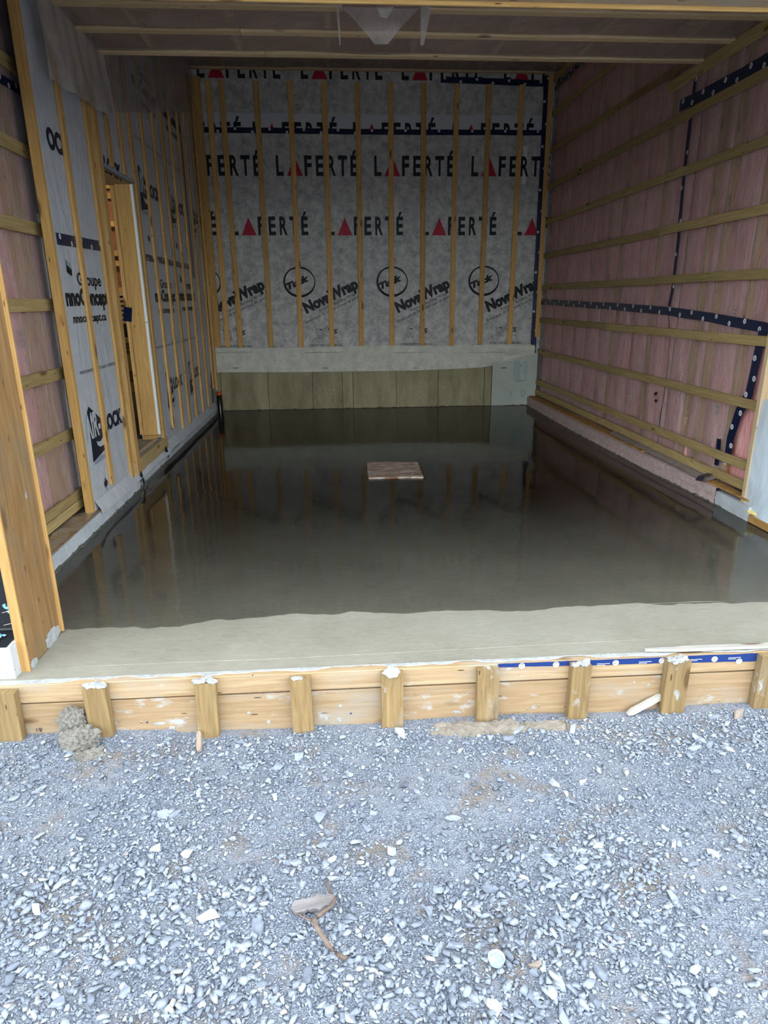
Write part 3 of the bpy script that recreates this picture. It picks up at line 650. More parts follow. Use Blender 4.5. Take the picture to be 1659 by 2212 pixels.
# hanging milky film at the top of the left wall
def drape(s, t, p): return (0.03 + 0.05 * (1 - t) * (0.6 + noise.noise((p.y * 2.2, p.z * 2.0, 1))) + 0.02 * noise.noise((p.y * 7, p.z * 2, 3)), 0, 0)
o = grid('hanging_film', M['polymilk'], (XL + .022, 4.40, 2.64), (0, 1.24, .08), (0, 0, .46), 40, 24, drape, wall_left); o['label'] = 'milky film draped from the low ceiling'
o = grid('hanging_film', M['polythin'], (XL + .022, 5.60, 2.76), (0, 3.55, .84), (0, 0, 1.0), 60, 30, lambda s, t, p: (0.012 + 0.02 * noise.noise((p.y * 2.0, p.z * 1.5, 6)), 0, (2.76 + .84 * s) * (1 - t) + 4.06 * t - p.z), wall_left)
lumber('furring_strip', M['ceilwood'], (XL + .03, 5.585, 2.72), (XL + .03, 5.585, 3.11), 0.03, 0.004, (0, 1, 0), wall_left)

# ------------------------------------------------------------------ doorway in the left wall
door_1 = empty('door_1', (XL, 5.72, .25), 'rough timber doorway opening in the left wall, far jamb lit and a white edge strip', 'doorway', 'structure')
lumber('door_jamb', M['stud'], (-1.7025, 6.105, .27), (-1.7025, 6.105, 2.36), 0.135, 0.04, (1, 0, 0), door_1, bev=.004)
lumber('door_jamb', M['stud'], (-1.70, 5.34, .27), (-1.70, 5.34, 2.36), 0.14, 0.04, (1, 0, 0), door_1)
lumber('door_head', M['jamb'], (-1.74, 5.34, 2.375), (-1.74, 6.12, 2.375), 0.21, 0.035, (1, 0, 0), door_1)
lumber('door_casing', M['spruce'], (XL + .02, 5.285, .12), (XL + .02, 5.285, 3.0), 0.085, 0.035, (0, 1, 0), door_1)
lumber('door_casing', M['jamb'], (XL + .012, 5.345, .12), (XL + .012, 5.345, 2.74), 0.035, 0.03, (0, 1, 0), door_1)
lumber('door_casing', M['stud'], (XL + .012, 6.22, .12), (XL + .012, 6.22, 3.9), 0.06, 0.022, (0, 1, 0), door_1)
lumber('door_casing', M['osbsill'], (XL + .006, 6.17, .30), (XL + .006, 6.17, 2.36), 0.05, 0.012, (0, 1, 0), door_1)
lumber('white_strip', M['foamwhite'], (-1.632, 6.095, .29), (-1.632, 6.095, 1.27), 0.022, 0.022, (0, 1, 0), door_1)
lumber('white_strip', M['foamwhite'], (-1.632, 6.095, 1.275), (-1.632, 6.095, 2.36), 0.022, 0.022, (0, 1, 0), door_1)
lumber('door_jamb', M['spruce'], (-1.787, 6.10, .29), (-1.787, 6.10, 2.35), 0.03, 0.04, (1, 0, 0), door_1)
lumber('door_sill', M['osbsill'], (XL + .012, 5.23, .175), (XL + .012, 6.30, .175), 0.115, 0.03, (0, 0, 1), door_1)
boxes('sole_plate', M['spruce'], [(-1.77, -1.64, 6.045, 6.086, .25, .285)], door_1)
for k in range(4):
    yy = 5.37 + k * .18; local(boxes('floor_board', M['subfloor'], [(-3.4, -1.63, yy, yy + .174, .225, .25)], door_1))
for c in door_1.children:
    if c.name.startswith('sole_plate'): local(c)
lumber('metal_threshold', plain('aluminium strip', (.45, .46, .47), .35, .5, .8), (-1.64, 5.30, .256), (-1.64, 6.09, .256), 0.045, 0.012, (1, 0, 0), door_1)
ribbon('tape_patch', M['tape'], [(-1.745, 6.078, 1.335), (-1.815, 6.078, 1.345)], 0.12, (0, -1, 0), door_1, eps=.003)
lumber('drip_edge', M['greyink'], (XL + .008, 5.32, 2.385), (XL + .008, 6.16, 2.385), 0.02, 0.03, (0, 0, 1), door_1)

# the next room seen through the doorway
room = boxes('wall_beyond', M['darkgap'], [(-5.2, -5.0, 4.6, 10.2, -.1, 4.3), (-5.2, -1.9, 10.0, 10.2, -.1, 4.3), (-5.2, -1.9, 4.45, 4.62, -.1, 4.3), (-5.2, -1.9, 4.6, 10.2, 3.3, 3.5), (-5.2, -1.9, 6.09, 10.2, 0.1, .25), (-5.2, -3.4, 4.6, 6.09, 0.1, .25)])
tag(room, 'dim room behind the doorway with pink insulation and yellow foam boards', 'wall', kind='structure')
def batt(s, t, p): return 0.03 * noise.noise((p.x * 8, p.z * 7, 2)) + 0.02
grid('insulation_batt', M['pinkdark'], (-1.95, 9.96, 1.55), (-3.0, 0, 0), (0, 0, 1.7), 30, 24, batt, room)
for z in (1.6, 1.95, 2.08, 2.45, 2.8, 2.92, 3.2): lumber('furring_strip', M['spruce'], (-1.95, 9.93, z), (-4.9, 9.93, z), 0.07, 0.02, (0, 0, 1), room)
for z in (1.18, 1.24, 1.30, 1.36, 1.42, 1.48, 1.54): lumber('stacked_board', M['ceilwood'], (-1.95, 9.7, z), (-4.6, 9.7 - random.random() * .05, z), 0.10, 0.035, (0, 1, 0), room)
xb = boxes('foam_board', concrete('yellow foam board', (.42, .33, .12), (.34, .26, .09), 2), [(-4.9, -1.95, 9.5, 9.55, .25, .98)], room)
Pp = Print((-2.9, 9.5, .25), (0, 0, -1), (1, 0, 0), [M['ink']])
for k in range(5):
    for q in range(2): Pp.text('XHD 200', -.70 + q * .38, k * .26 - .6, .05, .24, bold=.02); Pp.text('R5.0', -.66 + q * .38, k * .26 - .48, .05, .14, bold=.02)
Pp.build('printed_line', xb, .004)
added_light = bpy.data.lights.new('added_room_light', 'AREA'); added_light.energy = 4.5; added_light.color = (1.0, .78, .5); added_light.size = .5  # added area light to brighten the next room, no fixture there
lo = bpy.data.objects.new('added_room_light', added_light); lo.location = (-3.4, 8.9, 3.2); link(lo); tag(lo, 'added unseen light under the ceiling of the next room', 'added_light')

# ------------------------------------------------------------------ right wall
wall_right = boxes('wall_right', M['darkgap'], [(2.99, 3.2, 2.4, 9.5, -0.2, 4.3)])
tag(wall_right, 'right wall of pink insulation behind clear film with horizontal strips', 'wall', kind='structure')
sy = [4.58, 5.0, 5.21, 5.62, 6.04, 6.45, 6.87, 7.28, 7.69, 8.10, 8.51, 8.92, 9.22]; sy0 = [2.9, 3.3, 3.7, 4.13]
for y in (4.58, 5.0, 5.21, 6.04, 6.87): lumber('wall_stud', M['stud'], (2.90 if y < 5.5 else 2.915, y, .12), (2.90 if y < 5.5 else 2.915, y, 4.08), 0.045 if y < 5.5 else .03, 0.13, (0, 1, 0), wall_right)
ys = sy0 + sy
for k, (a, b) in enumerate(zip(ys[:-1], ys[1:])):
    gp = .021 if a < 5.3 else -.01
    def puff(s, t, p, k=k): return -(-0.05 * math.sin(math.pi * s) ** .6 * (0.75 + .6 * noise.noise((p.y * 4, p.z * 1.3, k))) + .0)
    grid('insulation_batt', M['pink'], (2.885, b - gp, .14), (0, -(b - a - 2 * gp), 0), (0, 0, 3.95), 9, 40, puff, wall_right)
def fold(y, z, q): return 0.5 - abs(noise.noise((y * 3.4 + 1.1 * z + q, z * .9, q)))
def wrr(s, t, p):
    m = max(0, min(1, (1.5 - p.z) / .8)) * max(0, min(1, (8 - p.y) / 1.5))
    return 0.010 * noise.noise((p.y * 7, p.z * 1.2, 2)) + 0.006 * noise.noise((p.y * 18, p.z * 3.5, 8)) + .030 * m * (fold(p.y, p.z, 4.0) + .6 * fold(-p.y * 1.7, p.z, 9.0) - .5)
grid('vapour_film', M['poly'], (XR, 9.24, .10), (0, -5.12, 0), (0, 0, 3.98), 240, 110, wrr, wall_right, keep=lambda s, t: not (t * 3.98 + .10 < 1.2 and 9.24 - 5.12 * s < 4.31 + .17 * min(1, max(0, (.85 - t * 3.98) / .4))))
ends = dict(A=(2.803, 3.0), B=(2.392, 3.0), C=(1.976, 3.0), D=(1.580, 3.0), E=(1.162, 4.10), F=(.745, 4.10), G=(.33, 4.14), H=(.192, 4.16))
for k, (z, y1) in ends.items():
    cuts = [9.21] + ({'A': [5.60], 'B': [5.62], 'C': [5.9], 'D': [], 'E': [6.9], 'F': [5.2], 'G': [], 'H': [4.62]}[k]) + [y1]
    for a, b in zip(cuts[:-1], cuts[1:]): lumber('furring_strip', M['treated'], (XR - .022, a - .001, z), (XR - .022, b + .001, z + random.uniform(-.004, .004)), 0.066, 0.019, (0, 0, 1), wall_right, wob=0.008)
lumber('furring_strip', M['treated'], (XR - .022, 9.21, 3.64), (XR - .022, 6.0, 3.61), 0.06, 0.019, (0, 0, 1), wall_right)
lumber('furring_strip', M['treated'], (XR - .022, 9.21, 3.225), (XR - .022, 6.85, 3.19), 0.06, 0.019, (0, 0, 1), wall_right)
lumber('furring_strip', M['jamb'], (XR - .022, 6.85, 3.195), (XR - .022, 5.6, 3.18), 0.06, 0.019, (0, 0, 1), wall_right)
lumber('furring_strip', M['treated'], (XR - .022, 6.05, 3.075), (XR - .022, 3.0, 3.085), 0.08, 0.03, (0, 0, 1), wall_right)
lumber('furring_strip', M['treated'], (XR - .022, 9.21, 4.03), (XR - .022, 5.6, 4.03), 0.07, 0.019, (0, 0, 1), wall_right)
rt = lambda px, py: atX(px, py, XR - .004)
N_ = (-1, 0, 0)
ribbon('tape_strip', M['tape'], [rt(1170, 652), rt(1330, 662), rt(1450, 672), rt(1560, 690), rt(1659, 708)], 0.068, N_, wall_right, logo=0.017, eps=.012, step=.36)
ribbon('tape_strip', M['tape'], [rt(1659, 710), (XR - .004, 3.6, 1.18)], 0.075, N_, wall_right, logo=0.017, eps=.012, step=.36)
ribbon('tape_strip', M['tape'], [rt(1508, 155), rt(1499, 215), rt(1478, 400), rt(1468, 520), rt(1455, 630), rt(1448, 662)], 0.05, N_, wall_right, logo=0.015, eps=.011, step=.5)
ribbon('tape_strip', M['tape'], [rt(1472, 228), rt(1540, 196), rt(1600, 164), rt(1720, 98)], 0.085, N_, wall_right, logo=0.018, eps=.013, step=.3)
ribbon('tape_strip', M['tape'], [rt(1200, 192), rt(1262, 130)], 0.06, N_, wall_right, logo=0.015, eps=.012)
ribbon('tape_strip', M['tape'], [rt(1652, 715), rt(1640, 770), rt(1622, 850), rt(1600, 890), rt(1582, 945), rt(1574, 1000)], 0.085, N_, wall_right, logo=0.019, eps=.014, step=.26)
ribbon('tape_strip', M['tape'], [rt(1557, 948), rt(1551, 1005)], 0.055, N_, wall_right, eps=.013)
ribbon('tape_strip', M['tape'], [rt(1550, 986), rt(1600, 1000), rt(1635, 1012)], 0.04, N_, wall_right, logo=0.012, eps=.013)
tube('caulk_bead', M['tape'], [rt(1447, 668), rt(1449, 740), rt(1444, 800), rt(1436, 862), rt(1429, 900), rt(1425, 945), rt(1421, 975)], [.003, .0022, .003, .0022, .004, .002, .003], 6, wall_right).location.x -= .012
for px, py, b in ((1583, 660, '20'), (1528, 330, '20'), (1545, 875, 'R')):
    p = atX(px, py, 2.835); Pp = Print(p, (0, 0, -1), (0, -1, 0), [M['greyink']]); Pp.text(b, 0, 0, .06, .09); Pp.build('printed_number', wall_right, -.0)
for px, py in ((1430, 855), (1485, 885), (1560, 925), (1475, 790), (1365, 840)):
    p = rt(px, py); Pp = Print(p, (0, 0, -1), (0, -1, 0), [M['white']]); Pp.text('ASC', 0, 0, .032, .045, bold=-.03); Pp.add([(.06, 0), (.12, .02), (.06, .045), (.063, .005), (.112, .02), (.063, .039)], [(0, 1, 4, 3), (1, 2, 5, 4), (2, 0, 3, 5)]); Pp.build('printed_mark', wall_right, .013)
for pts in ([(1416, 848), (1424, 846), (1421, 853), (1415, 854)], [(1418, 862), (1424, 864), (1420, 871), (1416, 866)]):
    Pp = Print(rt(1418, 846), (0, -1, 0), (0, 0, 1), [M['darkgap']]); o_ = rt(1418, 846); Pp.poly([(-(rt(*p).y - o_.y), rt(*p).z - o_.z) for p in pts]); Pp.build('torn_hole', wall_right, .012)

baseboard_right = boxes('baseboard_right', M['curb'], [(2.80, 3.0, 2.9, 9.3, -.1, .10), (2.725, 2.82, 4.02, 4.42, -.1, .10)])
tag(baseboard_right, 'low kerb of pink foam board and concrete along the right wall', 'kerb', kind='structure')
cp = [(2.68, 9.22), (2.66, 8.1), (2.655, 7.1), (2.662, 6.3), (2.682, 5.4), (2.702, 4.81), (2.722, 4.42)]
vs, fs = [], []
for x, y in cp:
    for dx, z in ((0, -.02), (0, .045), (.006, .048), (.006, .062), (0, .065), (0, .122), (.04, .125), (.2, .125)): vs.append((x + dx + .006 * noise.noise((y * 6, z * 30, 1)), y, z))
for i in range(len(cp) - 1):
    for k in range(7): q = i * 8 + k; fs.append((q, q + 1, q + 9, q + 8))
mesh_obj('foam_board', vs, fs, M['pinkfoam'], baseboard_right)['label'] = 'grooved pink foam board edge'
for x0, x1, y0, y1, m in ((2.70, 2.81, 5.6, 9.2, 'osbledge'), (2.735, 2.81, 4.06, 4.58, 'osbledge')): boxes('wood_plate', M[m], [(x0, x1, y0, y1, .126, .136)], baseboard_right)
grid('film_edge', M['polyledge'], (2.71, 6.4, .135), (0, -1.85, 0), (.10, 0, .02), 60, 6, lambda s, t, p: (0, 0, .006 + .012 * noise.noise((p.y * 6, p.x * 20, 1)) * (1 - .4 * t)), baseboard_right)
ribbon('tape_strip', M['tape'], [atZ(1508, 1042, .15), atZ(1515, 1032, .16), atZ(1535, 1026, .165)], .05, (0, 0, 1), baseboard_right, eps=.012)
ribbon('tape_strip', M['tape'], [atZ(1545, 1040, .15), atZ(1572, 1038, .155)], .03, (0, 0, 1), baseboard_right, eps=.012)

# covered side door at the near end of the right wall
door_2 = empty('door_2', (2.85, 3.6, .1), 'side doorway at the near end of the right wall sealed with white frosted film', 'doorway', 'structure')
lumber('door_jamb', M['ceilwood'], (2.79, 4.135, .10), (2.79, 4.135, 2.3), .09, .04, (1, 0, 0), door_2)
boxes('door_panel', plain('white panel', (.66, .72, .76), .5), [(2.86, 2.90, 2.95, 4.10, .08, 2.2)], door_2)
def dr(s, t, p): return (-.030 - .030 * (1 - t) ** 2 + .03 * noise.noise((p.y * 3, p.z * 2.2, 3)), .03 * (1 - t) - .015 * noise.noise((p.z * 4, 2, 1)), 0)
grid('frosted_film', M['polywhite'], (2.80, 4.11, .05), (0, -1.15, 0), (.0, 0, .76), 40, 40, dr, door_2)
lumber('door_sill', M['osbledge'], (2.80, 4.0, .03), (2.80, 2.95, .03), .16, .05, (1, 0, 0), door_2)
blob('foam_bead', M['spray'], (2.74, 4.0, .07), (.02, .06, .012), .5, 3, 3, door_2)
for c in door_2.children: 
    if c.name.startswith('door_panel'): local(c)

# ------------------------------------------------------------------ ceilings
ceiling = boxes('ceiling', M['pinkdim'], [(-2.2, 3.2, 2.86, 5.60, LOWC + .12, LOWC + .3), (-2.2, 3.2, 5.60, 9.5, HIGHC + .08, HIGHC + .3), (-1.9, 3.0, 5.56, 5.60, LOWC, HIGHC + .2)])
tag(ceiling, 'insulated ceiling under clear film with long pale battens, lower at the front', 'ceiling', kind='structure')
for x in [-1.82, -1.22, -.612, .01, .623, 1.217, 1.85, 2.46]:
    lumber('roof_truss', M['ceilwood'], (x, 2.9, LOWC + .045), (x, 5.56, LOWC + .045), .04, .08, (1, 0, 0), ceiling)
    lumber('roof_truss', M['ceilwood'], (x, 5.62, HIGHC + .045), (x, 9.22, HIGHC + .045), .04, .08, (1, 0, 0), ceiling)
grid('vapour_film', M['polyceil'], (-1.68, 2.9, LOWC), (0, 2.68, 0), (4.5, 0, 0), 40, 50, lambda s, t, p: .012 * noise.noise((p.x * 2, p.y * 5, 1)) + .012, ceiling)
grid('vapour_film', M['polyceil'], (-1.68, 5.60, HIGHC), (0, 3.63, 0), (4.5, 0, 0), 40, 50, lambda s, t, p: .012 * noise.noise((p.x * 2, p.y * 5, 1)) + .012, ceiling)
for y, x0, x1 in ((3.1, -1.6, 2.79), (3.5, -1.6, 2.79), (3.9, -1.6, 2.79), (4.3, -1.6, 2.79)): lumber('ceiling_batten', M['ceilwood'], (x0, y, LOWC - .014), (x1, y, LOWC - .014), .064, .022, (0, 1, 0), ceiling)
for segs, y in (([(-1.62, .10), (.62, 2.80)], 4.71), ([(-1.62, -.56), (-.555, 2.78)], 5.11), ([(-1.60, -.44), (-.435, 2.78)], 5.515)):
    for a, b in segs: lumber('ceiling_batten', M['ceilwood'], (a, y, LOWC - .014), (b, y + random.uniform(-.006, .006), LOWC - .014), .066, .024, (0, 1, 0), ceiling, wob=.006)
for y in (9.16, 8.66, 8.24, 7.8, 7.4, 6.98, 6.56, 6.14, 5.74): lumber('ceiling_batten', M['ceilwood'], (-1.60, y, HIGHC - .014), (2.79, y, HIGHC - .014), .064, .022, (0, 1, 0), ceiling)
# torn film hanging between the front battens
def tri(name, pts, d=.0):
    n2 = 10; vs = []; a, b, c, e = [Vector(p) for p in pts]
    for j in range(n2 + 1):
        for i in range(n2 + 1):
            s, t = i / n2, j / n2; p = (a + (b - a) * s) * (1 - t) + (e + (c - e) * s) * t; p.y += .02 * noise.noise((p.x * 6, p.z * 8, d)) - .03 * math.sin(math.pi * t); vs.append(p)
    mesh_obj(name, vs, [(j * (n2 + 1) + i, j * (n2 + 1) + i + 1, (j + 1) * (n2 + 1) + i + 1, (j + 1) * (n2 + 1) + i) for j in range(n2) for i in range(n2)], M['polymilk'], ceiling, smooth=True)
ph = lambda x, y, Y=4.66: atY(x, y, Y)
tri('hanging_film', [ph(735, 14), ph(905, 18), ph(838, 95), ph(810, 95)], 1); tri('hanging_film', [ph(803, 8, 4.6), ph(856, 10, 4.6), ph(838, 40, 4.6), ph(822, 38, 4.6)], 2)
tri('hanging_film', [ph(726, 12, 4.55), ph(732, 12, 4.55), ph(736, 98, 4.55), ph(733, 98, 4.55)], 3); tri('hanging_film', [ph(908, 14, 4.55), ph(932, 15, 4.55), ph(915, 98, 4.55), ph(908, 98, 4.55)], 4)

# ------------------------------------------------------------------ front: garage door jamb, header, membrane wall
trim_1 = empty('trim_1', (-1.31, 2.65, 0), 'tall wide wooden jamb plank at the left of the garage opening', 'door jamb', 'structure')
lumber('jamb_plank', M['jamb'], (-1.309, 2.645, .004), (-1.309, 2.645, 2.46), .315, .034, (0, 1, 0), trim_1, bev=.003)
lumber('jamb_edge', M['jambedge'], (-1.309, 2.481, .0), (-1.309, 2.481, 2.46), .038, .012, (1, 0, 0), trim_1)
lumber('jamb_stop', M['jambedge'], (-1.296, 2.807, .012), (-1.296, 2.807, 2.46), .036, .014, (1, 0, 0), trim_1)
blob('mortar_splash', M['crust'], (-1.2905, 2.72, .03), (.003, .07, .035), .5, 3, 3, trim_1); blob('mortar_splash', M['crust'], (-1.2905, 2.52, .012), (.003, .03, .02), .5, 3, 3, trim_1)
trim_2 = empty('trim_2', (.8, 2.65, 2.46), 'pale timber header plank across the top of the garage opening', 'header', 'structure')
lumber('header_plank', M['form'], (-1.33, 2.645, 2.482), (3.0, 2.645, 2.482), .315, .036, (0, 1, 0), trim_2)
lumber('header_stop', M['stud'], (-1.33, 2.807, 2.470), (3.0, 2.807, 2.470), .036, .014, (0, 0, 1), trim_2)
trim_3 = empty('trim_3', (2.97, 2.65, 0), 'matching jamb plank at the right of the garage opening', 'door jamb', 'structure')
lumber('jamb_plank', M['jamb'], (2.98, 2.645, .0), (2.98, 2.645, 2.46), .315, .038, (0, 1, 0), trim_3)
wall_front = boxes('wall_front', M['membrane'], [(-6, -1.33, 2.56, 2.80, .16, 5.0), (3.0, 7, 2.56, 2.80, -.3, 5.0), (-1.34, 3.0, 2.56, 2.80, 2.50, 5.0), (-6, -5.2, 2.8, 10.2, -.3, 5), (3.2, 7, 2.8, 3.0, -.3, 5)])
tag(wall_front, 'black air barrier membrane on the front wall beside the opening', 'wall', kind='structure')
sm_ = boxes('foundation_stem', M['conclight'], [(-6, -1.325, 2.425, 2.80, -.5, .142)], wall_front); sm_['label'] = 'pale concrete foundation stem'
grid('membrane_fold', M['membrane'], (-2.4, 2.42, .144), (1.065, 0, 0), (0, .145, .004), 30, 4, lambda s, t, p: (0, 0, .003 * noise.noise((p.x * 9, p.y * 20, 0))), wall_front)
Pp = Print(atY(4, 1307, 2.56), (1, 0, 0), (0, 0, 1), [M['blueink']]); Pp.text('3M', 0, 0, .05, .075, rot=math.radians(-62), bold=.05); m3 = Pp.build('printed_name', wall_front, .002)
for dx, dz in ((-.11, .30), (-.13, .06), (-.10, .62), (-.12, .9)): again(m3, (dx, 0, dz))
Pp = Print(atY(12.5, 1246, 2.56), (1, 0, 0), (0, 0, 1), [M['blueink']]); Pp.rect(0, .012, -.012, .004); Pp.build('printed_name', wall_front, .002)
Pp = Print(atZ(2, 1372, .148), (1, 0, 0), (0, 1, 0), [M['blueink']]); Pp.text('3M', .03, -.01, .05, .07, rot=math.radians(160), bold=.05); Pp.build('printed_name', wall_front, .006)
for p in ((4, 1324), (8, 1351)):
    a = atY(p[0], p[1], 2.50); tube('nail', M['steel'], [a, a + Vector((.055, .03, .002))], .0016, 6, wall_front)

# ------------------------------------------------------------------ timber form at the slab edge
YF = 2.36
form = empty('formwork', (.4, 2.36, -.25), 'timber slab form of two planks held by short wooden stakes along the gravel', 'formwork')
for a, b, z in ((-2.2, 2.6, 0),): lumber('form_plank', M['form'], (a, 2.380, -.036), (b, 2.380, -.040), .082, .038, (0, 0, 1), form, bev=.003, wob=.004)
lumber('form_board', M['formlow'], (-2.2, 2.383, -.19), (2.6, 2.383, -.20), .216, .038, (0, 0, 1), form, bev=.003)
SX = [(-1.41, -1.288, 0), (-1.031, -.942, 1), (-.598, -.516, 1), (-.225, -.141, 2), (.144, .233, 3), (.538, .629, 0), (.931, 1.014, 1), (1.338, 1.437, 1), (1.745, 1.83, 0), (2.15, 2.24, 0)]
for k, (a, b, cr) in enumerate(SX):
    xm = (a + b) / 2; lean = random.uniform(-.008, .008); zt = [-.005, .0, .0, -.004, .0, .0, .0, .0, .004, 0][k]
    st = lumber('stake', M['stake'], (xm + lean, 2.339, -.40), (xm, 2.339, zt), b - a, .040, (1, 0, 0), form, bev=.002)
    if cr == 2: 
        for q in range(5): blob('mortar_crust', M['crust'], (xm + random.uniform(-.03, .03), 2.335, zt + .002), (.014, .012, .005), .6, 3, 2, st, seed=q)
    if cr in (1, 3):
        for q in range(9 if cr == 1 else 3):
            r = random.uniform(.010, .022) if cr == 1 else .03
            blob('mortar_crust', M['crust'] if cr == 1 else M['curb'], (xm + random.uniform(-.036, .036) * (1 if cr == 1 else .4), 2.338 + random.uniform(-.012, .012), zt + .004), (r, r * .8, r * .55 if cr == 1 else .010), .7, 3, 2, st, seed=q + k)
# mortar smeared along the top edge of the plank
vs, fs = [], []; xs = np.arange(-1.9, 2.5, .012)
for x in xs:
    cov = noise.fractal(Vector((x * 3.1, 4.2, 0)), .8, 2.1, 4); y0 = 2.402 - .034 * min(1, max(.12, .62 + cov * 1.1)); h = .0035 + .004 * abs(noise.noise((x * 40, 1, 1)))
    vs += [(x, 2.404, .002), (x, 2.400, h + .002), (x, y0 + .004, h + .002), (x, y0, .0035)]
for i in range(len(xs) - 1):
    for k in range(3): q = 4 * i + k; fs.append((q, q + 1, q + 5, q + 4))
mesh_obj('mortar_smear', vs, fs, M['crust'], form)['kind'] = 'stuff'; local(bpy.data.objects['mortar_smear'])
# blue tape on the right half of the plank
def ftape(x0, x1, z0a, z1a, z0b, z1b):
    n2 = 60; Pp = Print((x0, 2.3605, 0), (1, 0, 0), (0, 0, 1), [M['formtape'], M['white'], M['ink']]); pts = []
    for i in range(n2 + 1): s = i / n2; pts.append(((x1 - x0) * s, z0a + (z0b - z0a) * s + .0025 * noise.noise((s * 30, 0, x0))))
    tops = [((x1 - x0) * i / n2, z1a + (z1b - z1a) * i / n2 + .002 * noise.noise((i * .8, 3, x0))) for i in range(n2 + 1)]
    Pp.add(pts + tops, [(i, i + 1, n2 + 2 + i, n2 + 1 + i) for i in range(n2)], 0); return Pp
Pp = ftape(.63, 2.4, -.010, .006, -.054, -.001)
Pp.rect
def seal(x, z, r=.0155):
    Pp.disc(x, z, r, 1, .0006, 20, r * .95); Pp.text('Tuck', x + r * .62, z + r * .05, r * .5, r * 1.3, 2, rot=math.pi, h=.001, bold=.02); Pp.text('tape', x + r * .55, z + r * .72, r * .45, r * 1.1, 2, rot=math.pi, h=.001, bold=.02)
for x, z in ((.10, -.008), (.245, -.009), (.50, -.014), (.70, -.014), (.93, -.018), (1.04, -.034), (1.25, -.022)): seal(x, z, .0135)
for x in (.42, .60, .82, .99): 
    for q in range(2): Pp.rect(x, x + .055 - q * .02, -.016 - q * .006, -.0142 - q * .006, 1, .0006)
Pp.build('tape_strip', form, .0012)
# screws, nail heads and the lumber stamp on the boards
for px, py, m in ((858, 1541, 'steel'), (318, 1560, 'formtape'), (758, 1541, 'formtape'), (305, 1560, 'steel'), (1140, 1531, 'steel'), (1155, 1525, 'steel'), (1164, 1524, 'steel'), (1553, 1513, 'steel'), (1530, 1519, 'steel'), (546, 1460, 'darkgap')):
    p = atY(px, py, 2.3635); lathe('screw_head', M[m], [(0, .002), (.0035, .0018), (.0045, 0)], p, form, 10, (0, -1, 0))
Pp = Print(atY(92, 1580, 2.363), (0, 0, 1), (-1, 0, 0), [M['ink']]); Pp.text('HD', 0, 0, .014, .018, bold=.02); Pp.text('SPF', 0, .018, .006, .016); Pp.build('lumber_stamp', form, .0012)
for px, py, w, h in ((345, 1563, 22, 8), (372, 1572, 12, 9), (538, 1540, 8, 6), (735, 1525, 6, 7), (733, 1555, 9, 12), (705, 1553, 8, 11), (580, 1560, 9, 9), (1154, 1528, 10, 9), (1400, 1480, 8, 7), (1370, 1474, 5, 5), (985, 1538, 14, 8)):
    p = atY(px, py, 2.3635); r = 2.8 / 1424
    blob('mortar_splash', M['crust'], p, (w * r * .5, .0015, h * r * .5), .55, 2.2, 2, form, seed=px * .1)

# ------------------------------------------------------------------ loose things on the slab and beside the form
v = [atZ(792, 998, .018), atZ(902, 997, .018), atZ(914, 1029, .018), atZ(796, 1031, .018)]
bm = bmesh.new(); ring_ = []
for a, b in zip(v, v[1:] + v[:1]):
    for i in range(14):
        p = a + (b - a) * i / 14; ring_.append(bm.verts.new((p.x + .007 * noise.noise(p * 30), p.y + .012 * noise.noise(p * 25 + Vector((3, 0, 0))), .017)))
f = bm.faces.new(ring_); e = bmesh.ops.extrude_face_region(bm, geom=[f]); 
for q in e['geom']:
    if isinstance(q, bmesh.types.BMVert): q.co.z = .0025
bmesh.ops.recalc_face_normals(bm, faces=bm.faces[:])
cx_, cy_ = .48, 5.68
for q in bm.verts: q.co.x -= cx_; q.co.y -= cy_
me = bpy.data.meshes.new('strand_board'); bm.to_mesh(me); bm.free(); me.materials.append(M['osb']); o = bpy.data.objects.new('strand_board', me); o.location = (cx_, cy_, 0); link(o)
tag(o, 'square piece of strand board with cement smears lying on the wet slab', 'board')

pipe = empty('drain_pipe', (-1.555, 8.90, 0), 'short black upright pipe with an orange top ring in the far left corner', 'pipe')
lathe('pipe_body', M['blackpipe'], [(.034, -.005), (.034, .265), (.030, .268)], (-1.555, 8.90, 0), pipe, 20); lathe('orange_ring', M['orange'], [(.036, .262), (.040, .266), (.040, .298), (.036, .302), (.028, .300), (.028, .268)], (-1.555, 8.90, 0), pipe, 20)
lathe('end_plug', M['paper'], [(.028, .285), (0, .288)], (-1.555, 8.90, 0), pipe, 20)

def splinter(name, mat, a, b, w, t, label, cat, up=(0, 0, 1), rag=.15):
    a, b = Vector(a), Vector(b); X = (b - a).normalized(); Z = Vector(up); Z = (Z - X * Z.dot(X)).normalized(); Y = Z.cross(X); L = (b - a).length; n2 = 14; vs, fs = [], []
    for i in range(n2 + 1):
        s = i / n2; k = min(1, .25 + s * 6) * min(1, .6 + (1 - s) * 4); j = .0015 * noise.noise((s * 9, L, 2)); hw = w / 2 * k * (1 + rag * noise.noise((s * 7, 5, L)))
        vs += [(s * L - L / 2, -hw, -t / 2), (s * L - L / 2, hw, -t / 2 + j), (s * L - L / 2, hw * .9, t / 2 + j), (s * L - L / 2, -hw * .9, t / 2)]
    for i in range(n2):
        for k in range(4): p, q = 4 * i + k, 4 * i + (k + 1) % 4; fs.append((p, p + 4, q + 4, q))
    fs += [(0, 1, 2, 3), tuple(range(4 * n2 + 3, 4 * n2 - 1, -1))]
    mw = Matrix((X, Y, Z)).transposed().to_4x4(); mw.translation = (a + b) / 2; return tag(mesh_obj(name, vs, fs, mat, None, mw), label, cat)
